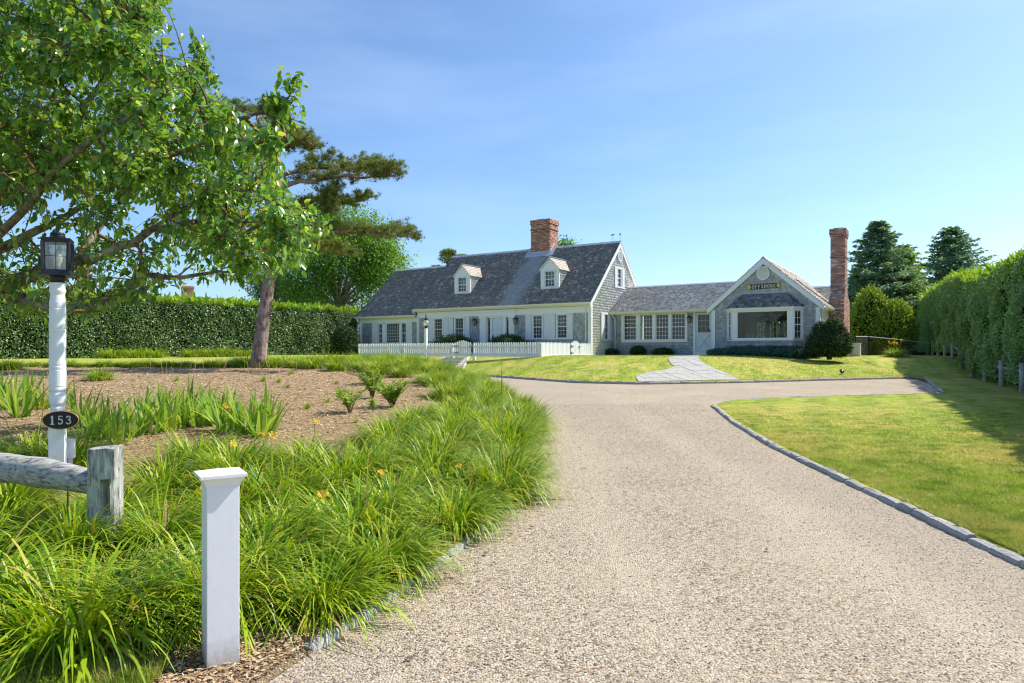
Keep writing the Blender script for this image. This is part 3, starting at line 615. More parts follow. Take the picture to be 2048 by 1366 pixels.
def roofmat():
    k = N('main_roof_shingle'); c = k.ramp(k.geo.outputs['Random Per Island'], [(0, (.125, .12, .118)), (.4, (.17, .163, .156)), (.75, (.215, .205, .193)), (.93, (.27, .255, .235)), (1, (.44, .42, .39))])
    tcn = k.n('ShaderNodeTexCoord'); sp = k.n('ShaderNodeSeparateXYZ'); k.put(sp.inputs['Vector'], tcn.outputs['Object'])
    wob = k.noise(.8, 4, .6, vec=tcn.outputs['Object'])
    ad = k.n('ShaderNodeMath', operation='MULTIPLY_ADD'); k.put(ad.inputs[0], wob); ad.inputs[1].default_value = 1.6; k.put(ad.inputs[2], sp.outputs['X'])
    m1 = k.mr(ad.outputs[0], -4.8, -4.3); m2 = k.mr(ad.outputs[0], -2.9, -3.5); mm = k.n('ShaderNodeMath', operation='MULTIPLY'); k.put(mm.inputs[0], m1); k.put(mm.inputs[1], m2)
    m3 = k.mr(sp.outputs['Z'], 5.7, 5.6); m4 = k.n('ShaderNodeMath', operation='MULTIPLY'); k.put(m4.inputs[0], mm.outputs[0]); k.put(m4.inputs[1], m3)
    m5 = k.n('ShaderNodeMath', operation='MULTIPLY'); k.put(m5.inputs[0], m4.outputs[0]); m5.inputs[1].default_value = .55
    c = k.mix(m5.outputs[0], c, (.36, .40, .45))          # pale wash below the chimney lead
    c = k.mix(k.mr(k.noise(.45, 5, .6), .42, .7, 0, .12), c, (.07, .072, .078))
    return k.pbr(c, .75, .3, k.bump(k.noise(30, 4), .35, .006))
M['roofmain'] = roofmat()
roof(-11.25, .12, EAVE_V, RIDGE_V, 7.25, EAVE_Z, RIDGE_Z, EAVE_Z, M['roofmain'])
roof(-15.95, -11.25, -.2, 3.5, 7.0, 2.40, 5.65, 2.58, M['roofmain'])
# rake boards on the gable
for s in (0, 1):
    v0, v1 = ((-.27, 3.5) if s == 0 else (7.27, 3.5)); m = MB(); m.prism([(.036, v0, EAVE_Z-.30), (.036, v0, EAVE_Z-.075), (.036, v1, RIDGE_Z-.075), (.036, v1, RIDGE_Z-.30)], (.07, 0, 0)); m.build('rake_board', M['white'], house)
def gutter(a, b, parent=None):
    m = MB(); a = Vector(a); b = Vector(b); d_ = (b-a).normalized(); out = Vector((d_.y, -d_.x, 0)); P = []
    prof = [(0, 0), (.0, -.10), (.06, -.12), (.11, -.07), (.13, 0), (.115, 0), (.1, -.06), (.06, -.1), (.012, -.09), (.012, 0)]
    m.prism([a + out*x + Vector((0, 0, z)) for x, z in prof], b-a); m.build('gutter', M['cream'], house)
gutter((-11.3, EAVE_V+.02, EAVE_Z-.03), (.1, EAVE_V+.02, EAVE_Z-.03)); gutter((-15.95, -.18, 2.38), (-11.2, -.18, 2.38))
m = MB(); m.box(-11.2, .03, -.24, -.03, EAVE_Z-.19, EAVE_Z-.14); m.box(-11.2, .03, -.24, -.215, EAVE_Z-.14, EAVE_Z-.06); m.build('soffit', M['cream'], house)
m = MB(); m.box(-15.9, -11.2, -.17, .03, 2.24, 2.29); m.build('soffit', M['cream'], house)
def downspout(pts, r_=.035): m = MB(); m.tube(pts, r_, 8); m.build('downspout', M['white'], house, True)
downspout([(-.2, -.30, 2.58), (-.2, -.28, 2.48), (-.26, -.07, 2.3), (-.26, -.07, 0)]); downspout([(-11.3, -.30, 2.58), (-11.28, -.1, 2.4), (-11.08, -.06, 2.25), (-11.08, -.06, 0)])
downspout([(-15.85, -.22, 2.3), (-15.85, -.18, 2.2), (-15.76, 0.0, 2.05), (-15.76, 0.0, 0)])
# ---- front door with sidelights and pilasters
m = MB(); m.box(-5.93, -5.22, .05, .09, .12, 2.08)
dr = m.build('front_door', M['door'], house)
for (a, b) in ((.2, .62), (.72, 1.3), (1.4, 1.98)):
    for (c, d_) in ((-5.86, -5.60), (-5.55, -5.29)): m = MB(); m.box(c, d_, .043, .051, a, b); m.build('panel', M['door'], dr, bevel=.006)
m = MB(); m.box(-5.89, -5.86, .0, .05, .95, 1.15); m.tube([(-5.875, -.03, 1.0), (-5.875, -.03, 1.1)], .02, 8); m.build('handle', M['iron'], dr)
for c in (-6.14, -4.94): window((c, .03, .3), 0, .2, 1.7, 1, 4, sashes=1, casing=.0, sill=False, name='sidelight')
m = MB(); m.box(-6.28, -6.24, -.02, .1, 0, 2.08); m.box(-6.04, -5.93, -.02, .1, 0, 2.08); m.box(-5.22, -5.04, -.02, .1, 0, 2.08); m.box(-4.84, -4.80, -.02, .1, 0, 2.08); m.box(-6.28, -4.8, -.025, .1, 2.08, 2.2); m.box(-6.24, -6.04, -.01, .1, .02, .3); m.box(-5.04, -4.84, -.01, .1, .02, .3); m.build('door_frame', M['white'], house)
for (a, b) in ((-6.70, -6.30), (-4.84+.02, -4.46)):
    m = MB(); m.box(a, b, -.07, 0, .0, 2.12); m.box(a-.03, b+.03, -.10, 0, 0, .2); m.box(a-.03, b+.03, -.10, 0, 2.06, 2.16)
    for k in range(4): x = a+.06+(b-a-.12)*k/3; m.box(x-.012, x+.012, -.078, -.069, .28, 2.0)
    m.build('pilaster', M['white'], house)
m = MB(); m.box(-6.78, -4.40, -.09, -.03, 2.16, 2.42); m.box(-6.86, -4.32, -.15, -.03, 2.42, 2.5); m.build('entablature', M['white'], house)
m = MB(); m.box(-6.5, -4.6, -.7, 0, -.1, .1); m.build('doorstep', M['granite'], house, bevel=.02)
# ---- dormers
DF = .62
def roofz(v): return EAVE_Z + (v-EAVE_V)*(RIDGE_Z-EAVE_Z)/(RIDGE_V-EAVE_V)
def vroof(z): return EAVE_V + (z-EAVE_Z)*(RIDGE_V-EAVE_V)/(RIDGE_Z-EAVE_Z)
for uc in (-8.38, -2.68):
    w = .53; ze, zp, zb = 4.60, 5.17, 3.46; hole = [(uc-.29, uc+.29, 3.66, 4.48)]
    m = MB(); holed(m, uc-w, uc+w, zb, ze, hole, DF, DF+.08); m.prism([(uc-w, DF, ze), (uc+w, DF, ze), (uc, DF, zp-.03)], (0, .08, 0))
    for s in (-1, 1): m.prism([(uc+s*(w-.05), DF+.08, zb), (uc+s*(w-.05), DF+.08, ze), (uc+s*(w-.05), vroof(ze)+.05, ze), (uc+s*(w-.05), vroof(zb)+.05, zb)], (s*.05, 0, 0))
    m.box(uc+w, uc+w+.022, DF-.01, DF+.1, zb, ze); m.box(uc-w-.022, uc-w, DF-.01, DF+.1, zb, ze); m.box(uc-w+.05, uc+w-.05, DF+.5, DF+.55, 3.5, ze)
    dm = m.build('dormer', M['white'], house)
    tri = lambda z: [(DF+.1, max(DF+.101, vroof(z)))]
    shingle_obj('cheek_shingles', [shingles((uc+w, 0, 0), (0, 1, 0), (0, 0, 1), (1, 0, 0), zb, ze-.12, tri, .13, .1, .2, .02)], M['sunlitsh'], dm)
    s_ = (zp-ze)/w; zo = ze - .06*s_ - .0
    Vs, Fs, b = [], [], 0
    m = MB()
    for s in (-1, 1):
        e = Vector((uc+s*(w+.09), 0, ze-.09*s_+.02)); p = Vector((uc, 0, zp+.02)); ya = DF-.07
        m.prism([(e.x, ya, e.z), (p.x, ya, p.z), (p.x, vroof(zp)+.05, p.z), (e.x, vroof(e.z)+.05, e.z)], (0, 0, .03))
        sv = np.array([p.x-e.x, 0, p.z-e.z]); ln = np.linalg.norm(sv); sv /= ln; nn = np.cross(sv, [0, 1, 0]); nn = nn if nn[2] > 0 else -nn
        V, F = shingles((e.x, 0, e.z+.03), (0, 1, 0), sv, nn, -.02, ln, (lambda t_, e=e, sv=sv: [(ya, vroof(e.z+sv[2]*t_)+.05)]), .15, .1, .2, .016); Vs.append((V, F))
    dro = m.build('dormer_roof', M['white'], dm); so = shingle_obj('dormer_shingles', Vs, M['roofpale'], dm)
    m = MB(); m.obox((uc, DF-.08, zp+.075), (uc, vroof(zp)+.02, zp+.075), .14, .025); m.build('ridge_cap', M['lead'], dm)
    window((uc, DF, 3.66), 0, .58, .82, 3, 2, casing=.05, name='dormer_window')
# ---- main chimney
def bricks(levels, bw=.205, bh=.066, r=None):
    """levels: list of (x0,x1,y0,y1,z0,z1[,x0b,x1b,y0b,y1b]) stacked brick prisms"""
    P = []; row = 0
    def bx(a, b, c, d_, z0, z1):
        j = random.uniform(-.003, .004)
        P.extend([(a-j, c-j, z0), (b+j, c-j, z0), (b+j, d_+j, z0), (a-j, d_+j, z0), (a-j, c-j, z1), (b+j, c-j, z1), (b+j, d_+j, z1), (a-j, d_+j, z1)])
    for lv in levels:
        x0, x1, y0, y1, z0, z1 = lv[:6]; e = lv[6:] if len(lv) > 6 else (x0, x1, y0, y1); n = max(1, round((z1-z0)/(bh+.009)))
        for k in range(n):
            t = k/max(1, n-1) if n > 1 else 0; A, B, C_, D_ = [p + (q_-p)*t for p, q_ in zip((x0, x1, y0, y1), e)]; za = z0+(z1-z0)*k/n; zb = za + (z1-z0)/n - .009; row += 1
            for (p, q_, ax) in ((A, B, 0), (C_, D_, 1)):
                x = p - (row % 2)*bw/2
                while x < q_-.01:
                    a, b = max(x, p), min(x+bw-.009, q_); x += bw
                    if b-a < .03: continue
                    if ax == 0: bx(a, b, C_-.0, C_+.09, za, zb); bx(a, b, D_-.09, D_, za, zb)
                    else:
                        a2, b2 = max(a, C_+.1), min(b, D_-.1)
                        if b2-a2 > .03: bx(A, A+.09, a2, b2, za, zb); bx(B-.09, B, a2, b2, za, zb)
    n = len(P)//8; b = np.arange(n)[:, None]*8
    F = np.concatenate([b+np.array([f]) for f in ((4,5,6,7),(0,1,5,4),(1,2,6,5),(2,3,7,6),(3,0,4,7),(0,3,2,1))]); return np.array(P), F
def chimney(levels, m, extra=None):
    mb = MB()
    for lv in levels:
        x0, x1, y0, y1, z0, z1 = lv[:6]; e = lv[6:] if len(lv) > 6 else (x0, x1, y0, y1); g = .012
        P = [(x0+g, y0+g, z0), (x1-g, y0+g, z0), (x1-g, y1-g, z0), (x0+g, y1-g, z0), (e[0]+g, e[2]+g, z1-.004), (e[1]-g, e[2]+g, z1-.004), (e[1]-g, e[3]-g, z1-.004), (e[0]+g, e[3]-g, z1-.004)]
        mb.add(P, [(0, 3, 2, 1), (4, 5, 6, 7), (0, 1, 5, 4), (1, 2, 6, 5), (2, 3, 7, 6), (3, 0, 4, 7)])
    ch = mb.build('chimney', M['mortar'], house); V, F = bricks(levels); o_ = link('bricks', mesh_np('bricks', V, F, m), ch); o_["kind"] = "stuff"; return ch
C = (-5.32, -4.07, 3.14, 4.15); g1, g2 = .035, .065
ch = chimney([(*C, 5.3, 7.25), (C[0]-g1, C[1]+g1, C[2]-g1, C[3]+g1, 7.25, 7.32), (*C, 7.32, 7.56), (C[0]-g1, C[1]+g1, C[2]-g1, C[3]+g1, 7.56, 7.84)], M['brick'])
m = MB(); m.box(-5.1, -4.6, 3.4, 3.9, 7.84, 7.92); m.build('flue_cap', M['mortar'], ch)
m = MB(); t = .02
def rz(v, o_=.03): return roofz(v)+o_
m.prism([(-5.62, 2.88, rz(2.88)), (-3.80, 2.88, rz(2.88)), (-3.98, 3.135, rz(3.135)+.05), (-5.40, 3.135, rz(3.135)+.05)], (0, 0, t))
for s, (a, b) in ((0, (-5.62, -5.33)), (1, (-4.06, -3.80))): m.prism([(a, 2.885, rz(2.885, .035)), (b, 2.885, rz(2.885, .035)), (b, 3.5, rz(3.5, .075)), (a, 3.5, rz(3.5, .075))], (0, 0, t))
m.prism([(-4.065, 3.12, 5.86), (-4.065, 3.5, 6.24), (-4.065, 3.6, 6.24), (-4.065, 3.6, 6.42), (-4.065, 3.12, 6.0)], (.012, 0, 0)); m.prism([(-5.335, 3.125, 5.84), (-4.055, 3.125, 5.84), (-4.055, 3.125, 5.99), (-5.335, 3.125, 5.99)], (0, .012, 0))
m.build('flashing', M['lead'], ch)
# ---- connecting wing: u 0..5.6, v 2.45
CV = 2.45
cw = [(1.08, .66), (1.96, .66), (2.81, .66), (3.65, .68)]; CZ0, CZ1 = .84, 2.14
chl = [(c-w/2, c+w/2, CZ0, CZ1) for c, w in cw] + [(4.52, 5.31, .08, 2.2)]
m = MB(); holed(m, 0.16, 5.75, FB, 2.35, chl, CV, CV+.14); cwall = m.build('connecting_wall', M['plaster'], house)
shingle_obj('shingles', [shingles((0, CV, 0), (1, 0, 0), (0, 0, 1), (0, -1, 0), FB, 2.2, spans_rect(.05, 5.5, [(.62, 4.1, .7, 2.3), (4.42, 5.5, -.3, 2.3)]), .128, .09, .17, .028)], M['wallsh'], cwall)
m = MB(); m.box(.16, 5.6, 6.8, 6.95, FB, 2.35); m.box(.16, 5.6, CV+.14, 6.8, -.1, .05); m.box(.16, 5.6, CV+.14, 6.8, 2.3, 2.36); m.build('connecting_shell', M['woodin'], house)
for c, w in cw: window((c, CV, CZ0), 0, w, CZ1-CZ0, 4, 3, casing=.0, sill=False)
m = MB(); m.box(.60, .75, CV-.06, CV+.03, .72, 2.2); m.box(3.99, 4.12, CV-.06, CV+.03, .72, 2.2)
for a, b in ((1.41, 1.63), (2.29, 2.48), (3.14, 3.31)): m.box(a, b, CV-.055, CV+.03, .80, 2.14)
m.box(.75, 3.99, CV-.065, CV+.03, .72, .84); m.box(.75, 3.99, CV-.06, CV+.03, 2.14, 2.2); m.build('window_casing', M['white'], house)
m = MB(); m.box(0.05, 5.6, CV-.05, CV, 2.2, 2.33); m.build('frieze_board', M['white'], house)
roof(-.02, 5.9, 2.15, 4.75, 7.35, 2.34, 3.80, 2.34, M['roofpale'])
gutter((.08, 2.17, 2.31), (5.44, 2.17, 2.31)); m = MB(); m.box(.04, 5.5, 2.17, CV-.03, 2.17, 2.21); m.build('soffit', M['cream'], house)
downspout([(.2, 2.12, 2.2), (.2, 2.2, 2.1), (.27, 2.36, 1.98), (.27, 2.38, 0)])
# side door
m = MB(); m.box(4.41, 4.53, CV-.065, CV+.03, .0, 2.26); m.box(5.30, 5.42, CV-.065, CV+.03, .0, 2.26); m.box(4.53, 5.30, CV-.065, CV+.03, 2.17, 2.26); m.box(4.53, 5.30, CV-.06, CV+.05, .02, .22); m.build('door_frame', M['white'], house)
m = MB(); m.box(4.54, 4.64, CV-.02, CV+.02, .23, 2.16); m.box(5.20, 5.29, CV-.02, CV+.02, .23, 2.16); m.box(4.64, 5.20, CV-.02, CV+.02, 2.06, 2.16); m.box(4.64, 5.20, CV-.02, CV+.02, 1.13, 1.19); m.box(4.64, 5.20, CV-.02, CV+.02, .23, .36); m.box(4.64, 5.2, CV+.0, CV+.015, .36, 1.13)
sdr = m.build('storm_door', M['door'], house)
m = MB(); m.obox((4.66, CV-.012, .38), (5.18, CV-.012, 1.11), .02, .07, up=(0, 1, 0)); m.obox((5.18, CV-.014, .38), (4.66, CV-.014, 1.11), .02, .07, up=(0, 1, 0)); m.build('crossbuck', M['white'], sdr)
m = MB(); m.add([(4.64, CV, 1.19), (5.2, CV, 1.19), (5.2, CV, 2.06), (4.64, CV, 2.06)], [(0, 1, 2, 3)]); m.build('pane', M['glass'], sdr)
m = MB()
for k in (1, 2): x = 4.64+.56*k/3; m.box(x-.008, x+.008, CV+.005, CV+.018, 1.19, 2.06)
for k in (1, 2): z = 1.19+.87*k/3; m.box(4.64, 5.2, CV+.006, CV+.017, z-.008, z+.008)
m.build('muntin', M['white'], sdr)
m = MB(); m.box(5.21, 5.24, CV-.06, CV-.02, 1.2, 1.32); m.build('handle', M['iron'], sdr)
m = MB(); m.box(3.9, 5.5, 1.75, CV-.06, -.1, .03); m.build('doorstep', M['woodin'], house)
# ---- front gable wing: u 5.56..10.26, v 1.6..10.5
W0, W1, WV, WB, WEZ, WRZ = 5.56, 10.26, 1.6, 10.5, 2.24, 4.42
UC = (W0+W1)/2
def wing_span(holes):
    def f(z):
        k = (WRZ-.0-z)/.875; lo, hi = (W0+.0, W1) if z < WEZ else (max(W0, UC-k), min(W1, UC+k))
        return spans_rect(lo, hi, holes)(z) if hi > lo else []
    return f
bayh = (6.45, 9.42, .72, 2.12)
m = MB(); holed(m, W0, W1, FB, WEZ, [bayh], WV, WV+.14); m.prism([(W0, WV, WEZ), (W1, WV, WEZ), (UC, WV, WRZ-.14)], (0, .14, 0)); fw = m.build('front_gable_wall', M['plaster'], house)
shingle_obj('shingles', [shingles((0, WV, 0), (1, 0, 0), (0, 0, 1), (0, -1, 0), FB, 4.25, wing_span([(6.3, 9.57, .5, 2.3)]), .128, .09, .17, .028)], M['wallsh'], fw)
m = MB(); m.box(W1-.14, W1, WV+.14, WB, FB, 2.3); sw = m.build('side_wall', M['plaster'], house)
shingle_obj('shingles', [shingles((W1, 0, 0), (0, 1, 0), (0, 0, 1), (1, 0, 0), FB, 2.25, lambda z: [(WV+.12, 4.4), (6.95, 10.5)], .13, .1, .2, .024)], M['sunlitsh'], sw)
bw_ = [(5.72, 6.22), (6.40, 6.98), (7.16, 7.76), (7.98, 8.58), (8.8, 9.4)]
m = MB(); m.box(W0, W0+.12, WV+.14, WB, FB, 2.3); m.build('inner_wall', M['woodin'], house)
m = MB(); holed(m, W0, W1, FB, WEZ, [(a, b, .85, 2.02) for a, b in bw_], WB-.14, WB); m.prism([(W0, WB-.14, WEZ), (W1, WB-.14, WEZ), (UC, WB-.14, WRZ-.14)], (0, .14, 0)); m.build('rear_gable_wall', M['woodin'], house)
for a, b in bw_: window(((a+b)/2, WB-.02, .85), math.pi, b-a, 1.17, 3, 2, casing=.05)
m = MB(); m.box(W0+.12, W1-.14, WV+.14, WB-.14, -.1, .03); m.build('floor', M['woodin'], house)
m = MB(); m.box(W0+.12, W1-.14, WV+.14, WB-.14, 2.26, 2.33); m.build('ceiling', M['plaster'], house)
for k in range(4): m = MB(); v = 3.4+k*1.35; m.box(W0+.121, W0+.16, v, v+.7, .1, 2.0); m.build('inner_door', M['plaster'], house)
for (a, b) in ((W0-.005, W0+.16), (W1-.15, W1+.03)): m = MB(); m.box(a, b, WV-.05, WV, FB, 2.2); m.build('corner_board', M['white'], house)
m = MB(); m.box(W1, W1+.03, WV-.002, WV+.12, FB, 2.2); m.build('corner_board', M['white'], house)
OH = .20
roof(WV-.1, WB+.1, -(W1-W0)/2-OH, 0, (W1-W0)/2+OH, WRZ+.12-.875*((W1-W0)/2+OH), WRZ+.12, WRZ+.12-.875*((W1-W0)/2+OH), M['roofpale'], loc=(UC, 0, 0), rot=math.pi/2)
for s in (-1, 1):
    e = UC+s*((W1-W0)/2+OH); ze = WRZ+.12-.875*((W1-W0)/2+OH); m = MB(); m.prism([(e, WV-.115, ze-.28), (e, WV-.115, ze-.05), (UC, WV-.115, WRZ+.045), (UC, WV-.115, WRZ-.19)], (0, .07, 0)); m.build('rake_board', M['white'], house)
gutter((W1+OH-.02, WV-.05, WEZ+.03), (W1+OH-.02, 4.4, WEZ+.03)); m = MB(); m.box(W1+.03, W1+OH, WV-.04, 4.4, WEZ-.1, WEZ-.05); m.build('soffit', M['cream'], house)
downspout([(W1+.28, WV+.1, 2.16), (W1+.24, WV+.1, 2.08), (W1+.07, WV+.2, 1.95), (W1+.07, WV+.2, 0)])
vent((7.90, WV-.018, 3.80), 0, .29)
# bay window
BF = WV-.45; bl, brr = 6.62, 9.24; wl, wr = 6.3, 9.58
P2 = [(wl, WV), (bl, BF), (brr, BF), (wr, WV)]
m = MB(); m.prism([(x, y, .50) for x, y in P2], (0, 0, .24)); by = m.build('bay_window', M['white'], house)
parts = [shingles((bl, BF, 0), (1, 0, 0), (0, 0, 1), (0, -1, 0), .48, .74, lambda z: [(0, brr-bl)], .13)]
for (p, q_) in ((P2[0], P2[1]), (P2[2], P2[3])):
    d_ = np.array([q_[0]-p[0], q_[1]-p[1], 0]); ln = np.linalg.norm(d_); d_ /= ln; parts.append(shingles((p[0], p[1], 0), d_, (0, 0, 1), (d_[1], -d_[0], 0), .48, .74, lambda z, ln=ln: [(0, ln)], .13))
shingle_obj('shingles', parts, M['wallsh'], by)
m = MB(); off = [(wl-.05, WV), (bl-.04, BF-.05), (brr+.04, BF-.05), (wr+.05, WV)]; m.prism([(x, y, .74) for x, y in off], (0, 0, .05)); m.prism([(x, y, 2.10) for x, y in off], (0, 0, .05)); off2 = [(wl-.10, WV), (bl-.07, BF-.10), (brr+.07, BF-.10), (wr+.10, WV)]; m.prism([(x, y, 2.15) for x, y in off2], (0, 0, .10)); m.build('fascia', M['white'], by)
m = MB(); m.box(bl, bl+.24, BF-.012, BF+.06, .79, 2.10); m.box(brr-.24, brr, BF-.012, BF+.06, .79, 2.10); m.box(bl+.24, brr-.24, BF-.01, BF+.05, .79, .86); m.box(bl+.24, brr-.24, BF-.01, BF+.05, 2.04, 2.10); m.build('picture_frame', M['white'], by)
m = MB(); m.add([(bl+.24, BF+.02, .86), (brr-.24, BF+.02, .86), (brr-.24, BF+.02, 2.04), (bl+.24, BF+.02, 2.04)], [(0, 1, 2, 3)]); m.build('pane', M['glass'], by)
for (p, q_) in ((P2[0], P2[1]), (P2[2], P2[3])):
    d_ = Vector((q_[0]-p[0], q_[1]-p[1])); c = ((p[0]+q_[0])/2, (p[1]+q_[1])/2, .82); window(c, math.atan2(d_.y, d_.x), d_.length-.16, 1.24, 2, 2, casing=.075, sill=False, name='bay_side_window')
top = [(7.0, WV, 2.92), (8.92, WV, 2.92)]; lo = [(x, y, 2.25) for x, y in off2]
m = MB(); m.add(lo+top, [(0, 1, 4), (1, 2, 5, 4), (2, 3, 5), (0, 4, 5, 3), (3, 2, 1, 0)]); m.build('bay_roof', M['shutter'], by)
def hip(a, b, c, d_):
    a, b, c, d_ = [np.array(p, float) for p in (a, b, c, d_)]; s_ = b-a; ln = np.linalg.norm(s_); s_ /= ln; nn = np.cross(s_, c-a); nn /= np.linalg.norm(nn); nn = nn if nn[2] > 0 else -nn; t_ = np.cross(nn, s_); t_ = t_ if t_[2] > 0 else -t_
    H = (c-a)@t_; ca_, da_ = (c-a)@s_, (d_-a)@s_
    return shingles(a, s_, t_, nn, -.02, H, lambda tt: [(ca_*max(tt, 0)/H, ln + (da_-ln)*max(tt, 0)/H)], .13, .1, .2, .016)
shingle_obj('roof_shingles', [hip(lo[0], lo[1], top[0], top[0]), hip(lo[1], lo[2], top[0], top[1]), hip(lo[2], lo[3], top[1], top[1])], M['roofdark'], by)
m = MB(); m.box(6.98, 8.94, WV-.03, WV, 2.89, 2.97); m.build('ledger', M['wallsh'], by)
# big chimney on the side wall
ch2 = chimney([(10.27, 10.93, 4.42, 6.9, FB, 2.62), (10.27, 10.93, 4.42, 6.9, 2.62, 3.05, 10.29, 10.93, 4.92, 5.95), (10.29, 10.93, 4.92, 5.95, 3.05, 4.75), (10.27, 10.95, 4.9, 5.97, 4.75, 4.81), (10.29, 10.93, 4.92, 5.95, 4.81, 5.75), (10.26, 10.96, 4.89, 5.98, 5.75, 5.84), (10.24, 10.98, 4.87, 6.0, 5.84, 6.12)], M['brickold'])
m = MB(); m.box(10.28, 10.945, 4.905, 5.96, 3.45, 3.475); m.build('lead_strip', M['lead'], ch2)
m = MB(); m.box(10.4, 10.82, 5.1, 5.8, 6.12, 6.18); m.build('flue_cap', M['mortar'], ch2)
# rear ell seen beside the chimney
m = MB(); m.box(W1-.1, W1+.02, 7.0, 11.0, FB, 2.3); m.prism([(W1+.02, 7.0, 2.3), (W1+.02, 11.0, 2.3), (W1+.02, 9.0, 3.55)], (-.1, 0, 0)); m.build('rear_ell_wall', M['sunlitsh'], house)
roof(UC+.3, W1+.10, 6.8, 9.0, 11.2, 2.34, 3.72, 2.34, M['roofpale'])
# little bird finials on the ridge
for x, lab in ((-.35, 'tiny spread winged bird finial on a wire above the ridge'), (.07, 'tiny perched bird finial on a wire at the very end of the ridge')):
    wv = empty('ridge_finial', hw(x, 3.5, 6.25), -TH, lab, 'finial')
    m = MB(); m.tube([(0, 0, -.03), (0, 0, .33)], .008, 6); m.build('rod', M['iron'], wv)
    m = MB(); m.tube([(-.13, 0, .33), (-.05, 0, .36), (.02, 0, .355), (.12, 0, .40)] if x < 0 else [(-.06, 0, .32), (0, 0, .36), (.05, 0, .37)], [.01, .035, .03, .008][:4 if x < 0 else 3], 6); m.build('bird', M['iron'], wv)
# ------------------------------------------------------------------ lettering
GL = {  # strokes on a unit box: (points, width)
 'O': [([(.5+.36*math.cos(a), .5+.42*math.sin(a)) for a in np.linspace(0, 2*math.pi, 17)], .17)],
 'F': [([(.24, .0), (.24, 1)], .2), ([(.08, .04), (.42, .04)], .08), ([(.08, .95), (.88, .95)], .1), ([(.86, 1), (.86, .76)], .08), ([(.24, .52), (.68, .52)], .1), ([(.66, .64), (.66, .40)], .07)],
 'S': [([(.82, .80), (.66, .95), (.42, .96), (.22, .84), (.22, .66), (.40, .55), (.62, .47), (.80, .33), (.78, .14), (.58, .04), (.34, .05), (.17, .22)], .16), ([(.83, 1), (.83, .70)], .07), ([(.16, .0), (.16, .30)], .07)],
 'H': [([(.22, 0), (.22, 1)], .18), ([(.78, 0), (.78, 1)], .18), ([(.22, .5), (.78, .5)], .1)] + [([(x-.15, z), (x+.15, z)], .08) for x in (.22, .78) for z in (.04, .96)],
 'R': [([(.24, 0), (.24, 1)], .19), ([(.24, .95), (.58, .95), (.76, .84), (.76, .64), (.58, .52), (.24, .52)], .12), ([(.5, .52), (.84, .03)], .17), ([(.08, .04), (.42, .04)], .08), ([(.70, .04), (.98, .04)], .08)],
 'E': [([(.24, 0), (.24, 1)], .2), ([(.08, .95), (.86, .95)], .1), ([(.08, .05), (.88, .05)], .1), ([(.24, .5), (.66, .5)], .1), ([(.85, 1), (.85, .76)], .08), ([(.87, 0), (.87, .26)], .08), ([(.65, .62), (.65, .38)], .07)],
 '1': [([(.52, 0), (.52, 1)], .24), ([(.22, .04), (.82, .04)], .09), ([(.26, .84), (.52, .96)], .09)],
 '5': [([(.30, .97), (.80, .95)], .12), ([(.29, 1), (.25, .52)], .09), ([(.24, .56), (.45, .63), (.70, .55), (.79, .34), (.70, .12), (.48, .04), (.26, .08)], .16), ([(.22, .20), (.26, .16)], .16)],
 '3': [([(.22, .78), (.34, .93), (.58, .95), (.74, .80), (.68, .62), (.46, .54)], .15), ([(.46, .54), (.70, .48), (.80, .30), (.72, .11), (.48, .04), (.28, .10), (.21, .22)], .16)]}
def glyphs(mb, text, x0, z0, w, h, gap, y0, dep):
    for i, ch_ in enumerate(text):
        for pts, wd_ in GL[ch_]:
            P = [Vector((x0+i*(w+gap)+p[0]*w, 0, z0+p[1]*h)) for p in pts]; hw_ = wd_*min(w, h)/2*1.05
            for a, b in zip(P[:-1], P[1:]):
                d_ = (b-a).normalized(); nrm = Vector((-d_.z, 0, d_.x)); e = d_*hw_*.35
                mb.prism([a-e+nrm*hw_+Vector((0, y0, 0)), a-e-nrm*hw_+Vector((0, y0, 0)), b+e-nrm*hw_+Vector((0, y0, 0)), b+e+nrm*hw_+Vector((0, y0, 0))], (0, dep - random.uniform(0, .0004), 0))
# ------------------------------------------------------------------ name board on the gable
qb = empty('name_board', hw(7.93, WV-.045, 3.09), -TH, 'long black name board with gold lettering and gold roundels on the gable', 'sign')
qb.rotation_euler = (0, math.radians(-1.2), -TH)
m = MB(); P = [(-.66, .0, .02), (-.70, 0, .06), (-.70, 0, .20), (-.66, 0, .24), (.66, 0, .24), (.70, 0, .20), (.70, 0, .06), (.66, 0, .02)]; m.prism(P, (0, .035, 0)); m.build('board', M['iron'], qb)
m = MB(); glyphs(m, 'OFFSHORE', -.53, .05, .118, .16, .017, -.001, -.008); m.build('lettering', plain('gilt_letter', (.80, .74, .55), .5, .3), qb)
for s in (-1, 1):
    m = MB(); n = 16; m.prism([(s*.635+.075*math.cos(2*math.pi*i/n), 0, .13+.10*math.sin(2*math.pi*i/n)) for i in range(n)], (0, -.03, 0))
    for i in range(8): a = 2*math.pi*i/8; m.obox((s*.635, -.034, .13), (s*.635+.06*math.cos(a), -.034, .13+.08*math.sin(a)), .02, .03, up=(0, 1, 0))
    m.build('roundel', M['gold'], qb)
# twin floodlight
fl = empty('floodlight', hw(7.9, WV-.02, 4.10), -TH, 'small twin floodlight under the gable peak', 'floodlight')
m = MB(); m.tube([(0, .02, 0), (0, -.04, 0)], .06, 12); m.build('base', M['iron'], fl)
for s in (-1, 1): m = MB(); m.tube([(0, -.03, 0), (s*.09, -.08, .02), (s*.16, -.14, -.02), (s*.21, -.2, -.07)], [.02, .025, .05, .065], 10); m.build('lamp_head', M['white'] if s < 0 else M['cream'], fl)
